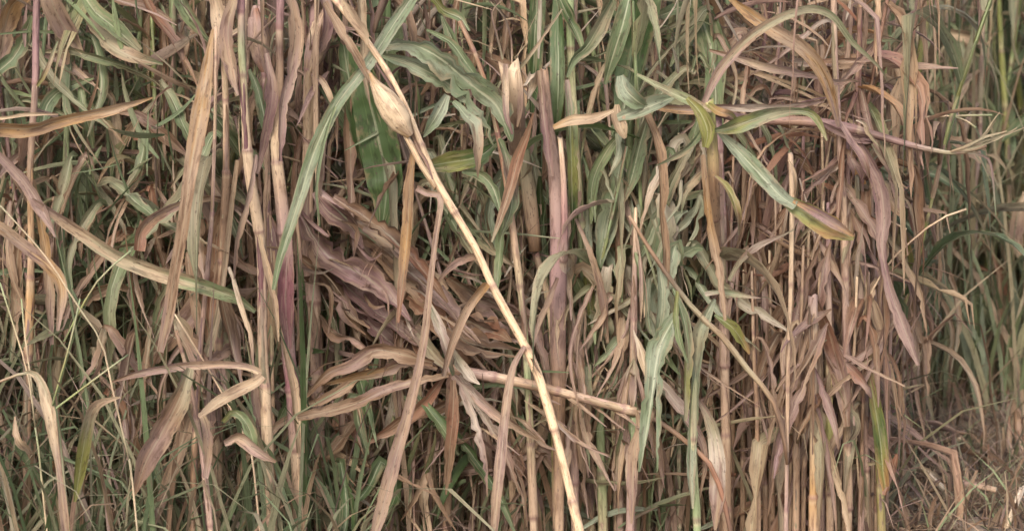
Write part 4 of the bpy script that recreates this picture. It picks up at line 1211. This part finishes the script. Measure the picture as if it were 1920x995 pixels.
p.leaf([(640, 770), (665, 740), (672, 790), (690, 850)], [8, 22, 24, 6], 'GLGG', dy=.06)
for k in range(10):
    x, y = q.uniform(860, 1120), q.uniform(690, 800); ln = q.uniform(70, 150)
    p.leaf([(x, y), (x + ln * .4, y + ln * .3 + q.uniform(-10, 10)), (x + ln * .85, y + ln * .6)], [3, q.uniform(8, 16), 2], q.choice(['WMT', 'PTM', 'MTM', 'BMS']), dy=[q.uniform(-.06, .06), q.uniform(-.1, .0)], nx=5, rag=.3, name='leaf_shred')

# upright mauve and pale green stems right of the leaning stalk
thin = random.Random(77)
for i in range(26):
    x = 1352 + i * 12.2 + thin.uniform(-6, 6)
    tone = ['BMB', 'TBT', 'BKB', 'PTB', 'KBM', 'TBT'][thin.randrange(6)]
    word = {'B': 'brown', 'T': 'tan', 'V': 'purple brown', 'P': 'straw coloured', 'K': 'dark brown'}[tone[0]]
    lb = 'thin ' + word + (' stem among the shaded dead leaves left of the pale snapped stalk' if x < 1470 else ' stem rising between the stalks of the row end clump')
    p = Plant(lb, x, 4.96 + thin.uniform(-.06, .12), seed=300 + i, group=lb)
    y0 = thin.uniform(240, 520); x0 = x + thin.uniform(-22, 22)
    p.stalk([(x0, y0), (x0 * .6 + x * .4, y0 * .6 + 380), (x0 * .2 + x * .8, 760), (x, 930)], [4, thin.uniform(7, 11), thin.uniform(9, 14)], tone, 150, thin.uniform(30, 120), wraps=.5)
    ya = y0 + thin.uniform(0, 200); sg = thin.choice([-1, 1])
    p.leaf([(x0, ya), (x0 + sg * 14, ya - 20), (x0 + sg * 34, ya + 30), (x0 + sg * 40, ya + thin.uniform(90, 200))], [5, thin.uniform(8, 20), thin.uniform(8, 18), 3], thin.choice(['BMB', 'TMB', 'VMB', 'PTM', 'RBM']), dy=[-.01, thin.uniform(-.08, .05)], rag=.4, split=thin.choice([None, .4]))
stems = [(1084, 300, 1108, 16, 'LLGLT', 5.02, 'pale green stem with drooping mauve strips, first right of the purple stalks'),
         (1100, 400, 1128, 18, 'YLLTT', 5.06, 'yellow green jointed stem just right of the first pale green stem'),
         (1160, 420, 1162, 14, 'MTMTM', 5.0, 'mauve stem above the broken end of the fallen stalk'),
         (1192, 500, 1182, 18, 'PMMWMM', 4.9, 'pinkish white dry stem crossed by the end of the fallen stalk'),
         (1214, 380, 1206, 11, 'TRTMB', 5.08, 'thin reddish tan stem left of the grey green hanging blade'),
         (1066, 520, 1078, 17, 'MTTMT', 4.94, 'tan stem below the cut purple stalk'),
         (1350, 480, 1392, 13, 'BTMMB', 5.3, 'dull tan stem under the yellow green whorl'),
         (1440, 560, 1440, 15, 'MBMTB', 5.1, 'brown stem in the middle of the shaded brown mass'),
         (640, 640, 628, 20, 'TMLTT', 5.06, 'tan stem left of the fallen stalk fan'),
         (596, 520, 606, 14, 'BLTMT', 5.12, 'slim greenish stem beside the magenta sheath'),
         (100, 480, 104, 17, 'TOTOB', 5.05, 'orange tan stem low at the left under the arching blade'),
         (292, 300, 300, 12, 'SBLT', 5.1, 'olive stem behind the hanging orange tan blade'),
         (780, 620, 772, 16, 'GLTB', 5.1, 'green stem in shade below the collapsed leaves'),
         (950, 740, 962, 15, 'TLTB', 5.02, 'short stem under the fallen stalk'),
         (1690, 300, 1694, 11, 'PTPT', 5.35, 'thin pale stem right of the hanging mauve leaf')]
for i, (x, y0, x1, wd, cs, Y, lb) in enumerate(stems):
    y0 -= 110
    p = Plant(lb, x1, Y, seed=50 + i, group='upright stems between the named plants')
    p.stalk([(x, y0), (x + (x1 - x) * .35, y0 + (960 - y0) * .35), (x + (x1 - x) * .7, y0 + (960 - y0) * .7), (x1, 960)], [wd * .3, wd * .8, wd * .95, wd], cs, 140, 40 + 17 * i % 90)
    q = p.rng
    for k in range(11):
        yy = y0 + q.uniform(0, max(50, 820 - y0)); xx = x + (x1 - x) * (yy - y0) / (960 - y0); ln = q.uniform(80, 190); dx = q.uniform(-34, 34)
        p.leaf([(xx, yy), (xx + dx * .5, yy + ln * .25), (xx + dx, yy + ln * .7), (xx + dx * 1.1, yy + ln)], [4, q.uniform(8, 30), q.uniform(8, 24), 3],
               q.choice(['MTM', 'TMP', 'PMT', 'LGT', 'SMT', 'WPM', 'GLG'] if 1050 < x < 1300 else ['MTM', 'BMB', 'TMP', 'SGT', 'BRM', 'LGB']), dy=[-.02, q.uniform(-.1, .0)], rag=.35, curl=q.uniform(.5, 1.4), crump=.07, wav=.03, split=q.choice([None, None, .4]))

# limp torn blades hanging in the gaps
tangles = [('plant of torn pale grey green blades below the whorl with the arching blade', (1215, 1330), (250, 560), 4.92, 17, ['SCS', 'WSC', 'CSW', 'CCG', 'GCS', 'SWT'], (12, 40), .45),
           ('plant of torn pale grey green blades just right of the purple cut stalk', (1085, 1215), (240, 600), 4.97, 20, ['SCS', 'CSG', 'CCG', 'TSC', 'SCL', 'GTM', 'WSM'], (12, 38), .4),
           ('plant with whitish mauve strips above the end of the fallen stalk', (1075, 1235), (480, 760), 4.95, 16, ['MTM', 'WMT', 'SMT', 'PTM', 'LST', 'TMB'], (8, 28), .5),
           ('plant with dull brown crossed leaves left of the mauve stalk cluster', (190, 420), (240, 560), 5.0, 20, ['BMB', 'RBM', 'BTM', 'SGB', 'KBM', 'GSG', 'TBM'], (12, 42), .9),
           ('plant of limp brown and green leaves in the left upper corner', (0, 200), (40, 420), 5.02, 18, ['BMT', 'GSG', 'SGB', 'TBT', 'GGS', 'MTB'], (12, 36), .8),
           ('plant of brown limp leaves low behind the folded blade', (180, 440), (560, 820), 4.86, 18, ['BMB', 'RBB', 'SBM', 'TMB', 'GSB', 'BKM'], (12, 44), .8),
           ('plant of brown leaf litter under the fan of dead leaves', (560, 840), (700, 900), 4.95, 18, ['BMB', 'TMB', 'KBB', 'SGB', 'MTB', 'GDG'], (10, 34), .9),
           ('plant of crushed brown leaves between the leaning and the fallen stalk', (860, 1040), (560, 860), 5.0, 18, ['BMB', 'TMB', 'KBB', 'MTB', 'RBK', 'SMT'], (10, 38), .9),
           ('plant of tall hanging brown strips left of the row end clump', (1370, 1500), (230, 760), 4.98, 16, ['BMB', 'TMB', 'RBM', 'KBM', 'MTB', 'TBM', 'SGS'], (6, 30), 1.0),
           ('plant of tall hanging mauve strips within the row end clump', (1500, 1670), (290, 760), 4.96, 16, ['MBM', 'TBS', 'TMB', 'MTM', 'SMT', 'BMB', 'STB'], (6, 30), .9),
           ('plant of broken level blades below the arching blade at right', (1380, 1640), (40, 240), 5.05, 18, ['MTM', 'TPT', 'BMT', 'SGS', 'RTM', 'WMT'], (8, 26), 1.6),
           ('plant of grey green and tan blades above the whorl', (1220, 1400), (0, 200), 5.05, 16, ['GSG', 'SGT', 'TMT', 'GGS', 'MTS', 'LSG'], (10, 34), 1.0),
           ('plant of grey green blades between the ear and the pink cut stub', (770, 960), (180, 420), 5.04, 14, ['CSG', 'GCG', 'SGT', 'BMB', 'GCS'], (12, 40), .9),
           ('plant of tan and green blades hanging at the right edge of the stand', (1660, 1790), (230, 640), 5.6, 16, ['SGS', 'TBT', 'GSG', 'MTB', 'BTS'], (12, 36), .5)]
for i, (lb, xr, yr, Y, n, pal, wr, slant) in enumerate(tangles):
    xm = (xr[0] + xr[1]) / 2
    p = Plant(lb, xm, Y, seed=200 + i)
    q = p.rng
    p.stalk([(xm + q.uniform(-12, 12), yr[0]), (xm + q.uniform(-10, 10), (yr[0] + 960) / 2), (xm, 960)], [4, 8, 10], q.choice(pal), 140, 50, dy=.1)
    for k in range(n):
        x = q.uniform(*xr); y = q.uniform(yr[0], yr[1]); ln = q.uniform(70, 260)
        a = q.gauss(0, .28) + (q.choice([-1, 1]) * q.uniform(0, slant))
        dx, dz = ln * math.sin(a), ln * math.cos(a)
        b = q.uniform(-.2, .2) * ln
        up = q.uniform(0, .25) * ln if q.random() < .5 else 0
        w_ = q.uniform(*wr)
        p.leaf([(x - dx * .2, y + up), (x + b * .3, y), (x + dx * .5 + b, y + dz * .5), (x + dx, y + dz)], [w_ * .4, w_, w_ * q.uniform(.6, 1), 3], q.choice(pal),
               dy=[q.uniform(-.05, .1), q.uniform(-.12, .02)], rag=q.uniform(.2, .5), curl=q.uniform(.3, 1.4), crump=q.uniform(.02, .12), wav=.035, split=q.choice([None, None, .3, .55]), nx=7)

# 8 thin weed culms and loose blades
culms = [('long pale grass culm slanting down across the left side', 4.56, [[(0, 385), (85, 480), (150, 580), (190, 640), (212, 735), (242, 860)]], 'SPSPS', 4),
         ('forked yellow green grass culm at the lower left', 4.58, [[(245, 470), (180, 530), (120, 640)], [(150, 560), (132, 640), (98, 760)], [(240, 665), (205, 690), (105, 765)]], 'LSYL', 4),
         ('straight pale culm leaning left behind the folded blade', 4.7, [[(325, 585), (372, 660), (432, 765), (470, 840)]], 'PTP', 4),
         ('fine culm rising at the far left edge', 4.7, [[(0, 530), (22, 600), (52, 700), (66, 800)], [(40, 560), (48, 640), (62, 740)]], 'LPS', 4),
         ('thin tan culm bowed across the weeds right of the stand', 4.95, [[(1590, 690), (1614, 600), (1654, 510), (1700, 460), (1760, 412), (1812, 392)], [(1640, 398), (1664, 412), (1700, 430)]], 'TPTP', 4),
         ('pale green culm running level above the snapped tassel', 5.2, [[(1600, 238), (1680, 224), (1770, 218), (1860, 216)], [(1780, 216), (1810, 226), (1830, 240)]], 'LSPL', 4),
         ('dark thin culm lying over the soil lump at lower right', 5.5, [[(1668, 822), (1710, 808), (1760, 803), (1810, 812)]], 'BKB', 6)]
for i, (lb, Y, lines, cs, wd) in enumerate(culms):
    x0 = lines[0][-1][0]
    p = Plant(lb, x0, Y, cat='grass culm', name='grass_culm', seed=90 + i)
    for k, l in enumerate(lines):
        p.stalk(l, [wd * .8, wd], cs, 0, 0, dy=[0, -.02 * k], ground=False, name='culm', m=6)
    bx, by = max((q_ for l in lines for q_ in l), key=lambda v: v[1])
    if 'level' in lb:
        bx, by = lines[0][0]
    if at(bx, by, Y).z > 0.02 and 'lying' not in lb:
        p.stalk([(bx, by), (bx + 6, by + 40)], [wd, wd], cs, 0, 0, name='culm', m=6)

p = Plant('weed with tan blurred blades by the top right corner', 1800, 6.3, cat='weed', name='weed_plant')
p.stalk([(1850, -40), (1846, 100), (1838, 300), (1820, 720)], [8, 12], 'LSG', 150, 50)
p.leaf([(1756, 60), (1790, 62), (1826, 72), (1850, 84)], [6, 26, 26, 4], 'TPTM', dy=-.05)
p.leaf([(1850, 84), (1862, 70), (1876, 50), (1884, 34)], [4, 6, 6, 2], 'PTP', dy=-.05)
p.leaf([(1600, 162), (1630, 158), (1656, 160), (1672, 166)], [6, 20, 18, 5], 'MPM', dy=-.3)
p.leaf([(1700, -10), (1720, 10), (1738, 40), (1736, 90)], [10, 36, 38, 10], 'GGSG', dy=-.1)
p.leaf([(1800, 360), (1760, 330), (1710, 320), (1690, 345)], [6, 30, 34, 8], 'GGGG', dy=-.4)
p.leaf([(1870, 500), (1884, 520), (1896, 545), (1900, 570)], [8, 34, 34, 6], 'RBRB', dy=-.2)
p.leaf([(1810, 486), (1840, 500), (1866, 508), (1890, 512)], [4, 10, 9, 3], 'BRB', dy=-.2)
p.leaf([(1922, 360), (1908, 400), (1902, 440), (1912, 480)], [10, 30, 34, 8], 'PTMP', dy=-.3)
p.leaf([(1850, 120), (1830, 160), (1826, 190), (1830, 230)], [8, 30, 30, 6], 'RBMB', dy=0)
for k in range(14):
    q = p.rng
    x, y = q.uniform(1660, 1930), q.uniform(0, 430); ln = q.uniform(70, 160); a = q.uniform(-.9, .9)
    p.leaf([(x, y), (x + ln * .4 * math.sin(a) + 8, y + ln * .3), (x + ln * math.sin(a), y + ln * math.cos(a))], [4, q.uniform(16, 34), 3], q.choice(['GLG', 'LYL', 'GSG', 'DGD', 'TMT', 'LSL']), dy=[q.uniform(-.3, .2)] * 2, rag=.08)

# 9 broken stalk pieces lying on the bare strip
pieces = [('pale broken stalk piece pointing at the soil lump, lower right', [(1722, 872), (1772, 916)], 5.35, 9, 'PW'),
          ('tan broken stalk piece leaning in the weeds at right', [(1832, 720), (1888, 782)], 6.1, 11, 'TP'),
          ('short pale straw piece beside the soil lump', [(1770, 826), (1800, 822)], 5.75, 7, 'PP'),
          ('bleached stalk splinter at the bottom right corner', [(1918, 912), (1886, 990)], 5.1, 12, 'WP'),
          ('mauve broken stalk piece at the bottom right', [(1800, 905), (1868, 918)], 5.25, 12, 'MT'),
          ('reddish maize root stump at the right edge', [(1908, 770), (1910, 850)], 5.7, 15, 'BK')]
for i, (lb, l, Y, wd, cs) in enumerate(pieces):
    p = Plant(lb, l[-1][0], Y, cat='stalk piece', name='stalk_piece', seed=120 + i)
    p.stalk(l, [wd, wd * .9], cs, 0, 0, ground=('stump' in lb), dy=[0, -.05])
    p.leaf([l[0], ((l[0][0] + l[1][0]) / 2 + 6, (l[0][1] + l[1][1]) / 2 - 5), l[1]], [3, wd * 1.1, 3], cs, dy=-.015, rag=.3, nx=5, name='leaf_shred')
    if 'stump' in lb:
        for k in range(8):
            q = p.rng
            x = 1905 + q.uniform(-60, 20); y = 850 + q.uniform(-6, 26)
            p.leaf([(x, y - q.uniform(30, 70)), (x + q.uniform(-8, 8), y - 20), (x + q.uniform(-8, 8), y + 10)], [3, q.uniform(8, 16), 5], q.choice(['MTM', 'RTM', 'PTM']), dy=q.uniform(-.2, .0), nx=5, name='leaf_shred')
print('triangles (unique meshes):', sum(len(m.loops) - 2 * len(m.polygons) for m in bpy.data.meshes), 'objects', len(bpy.data.objects))
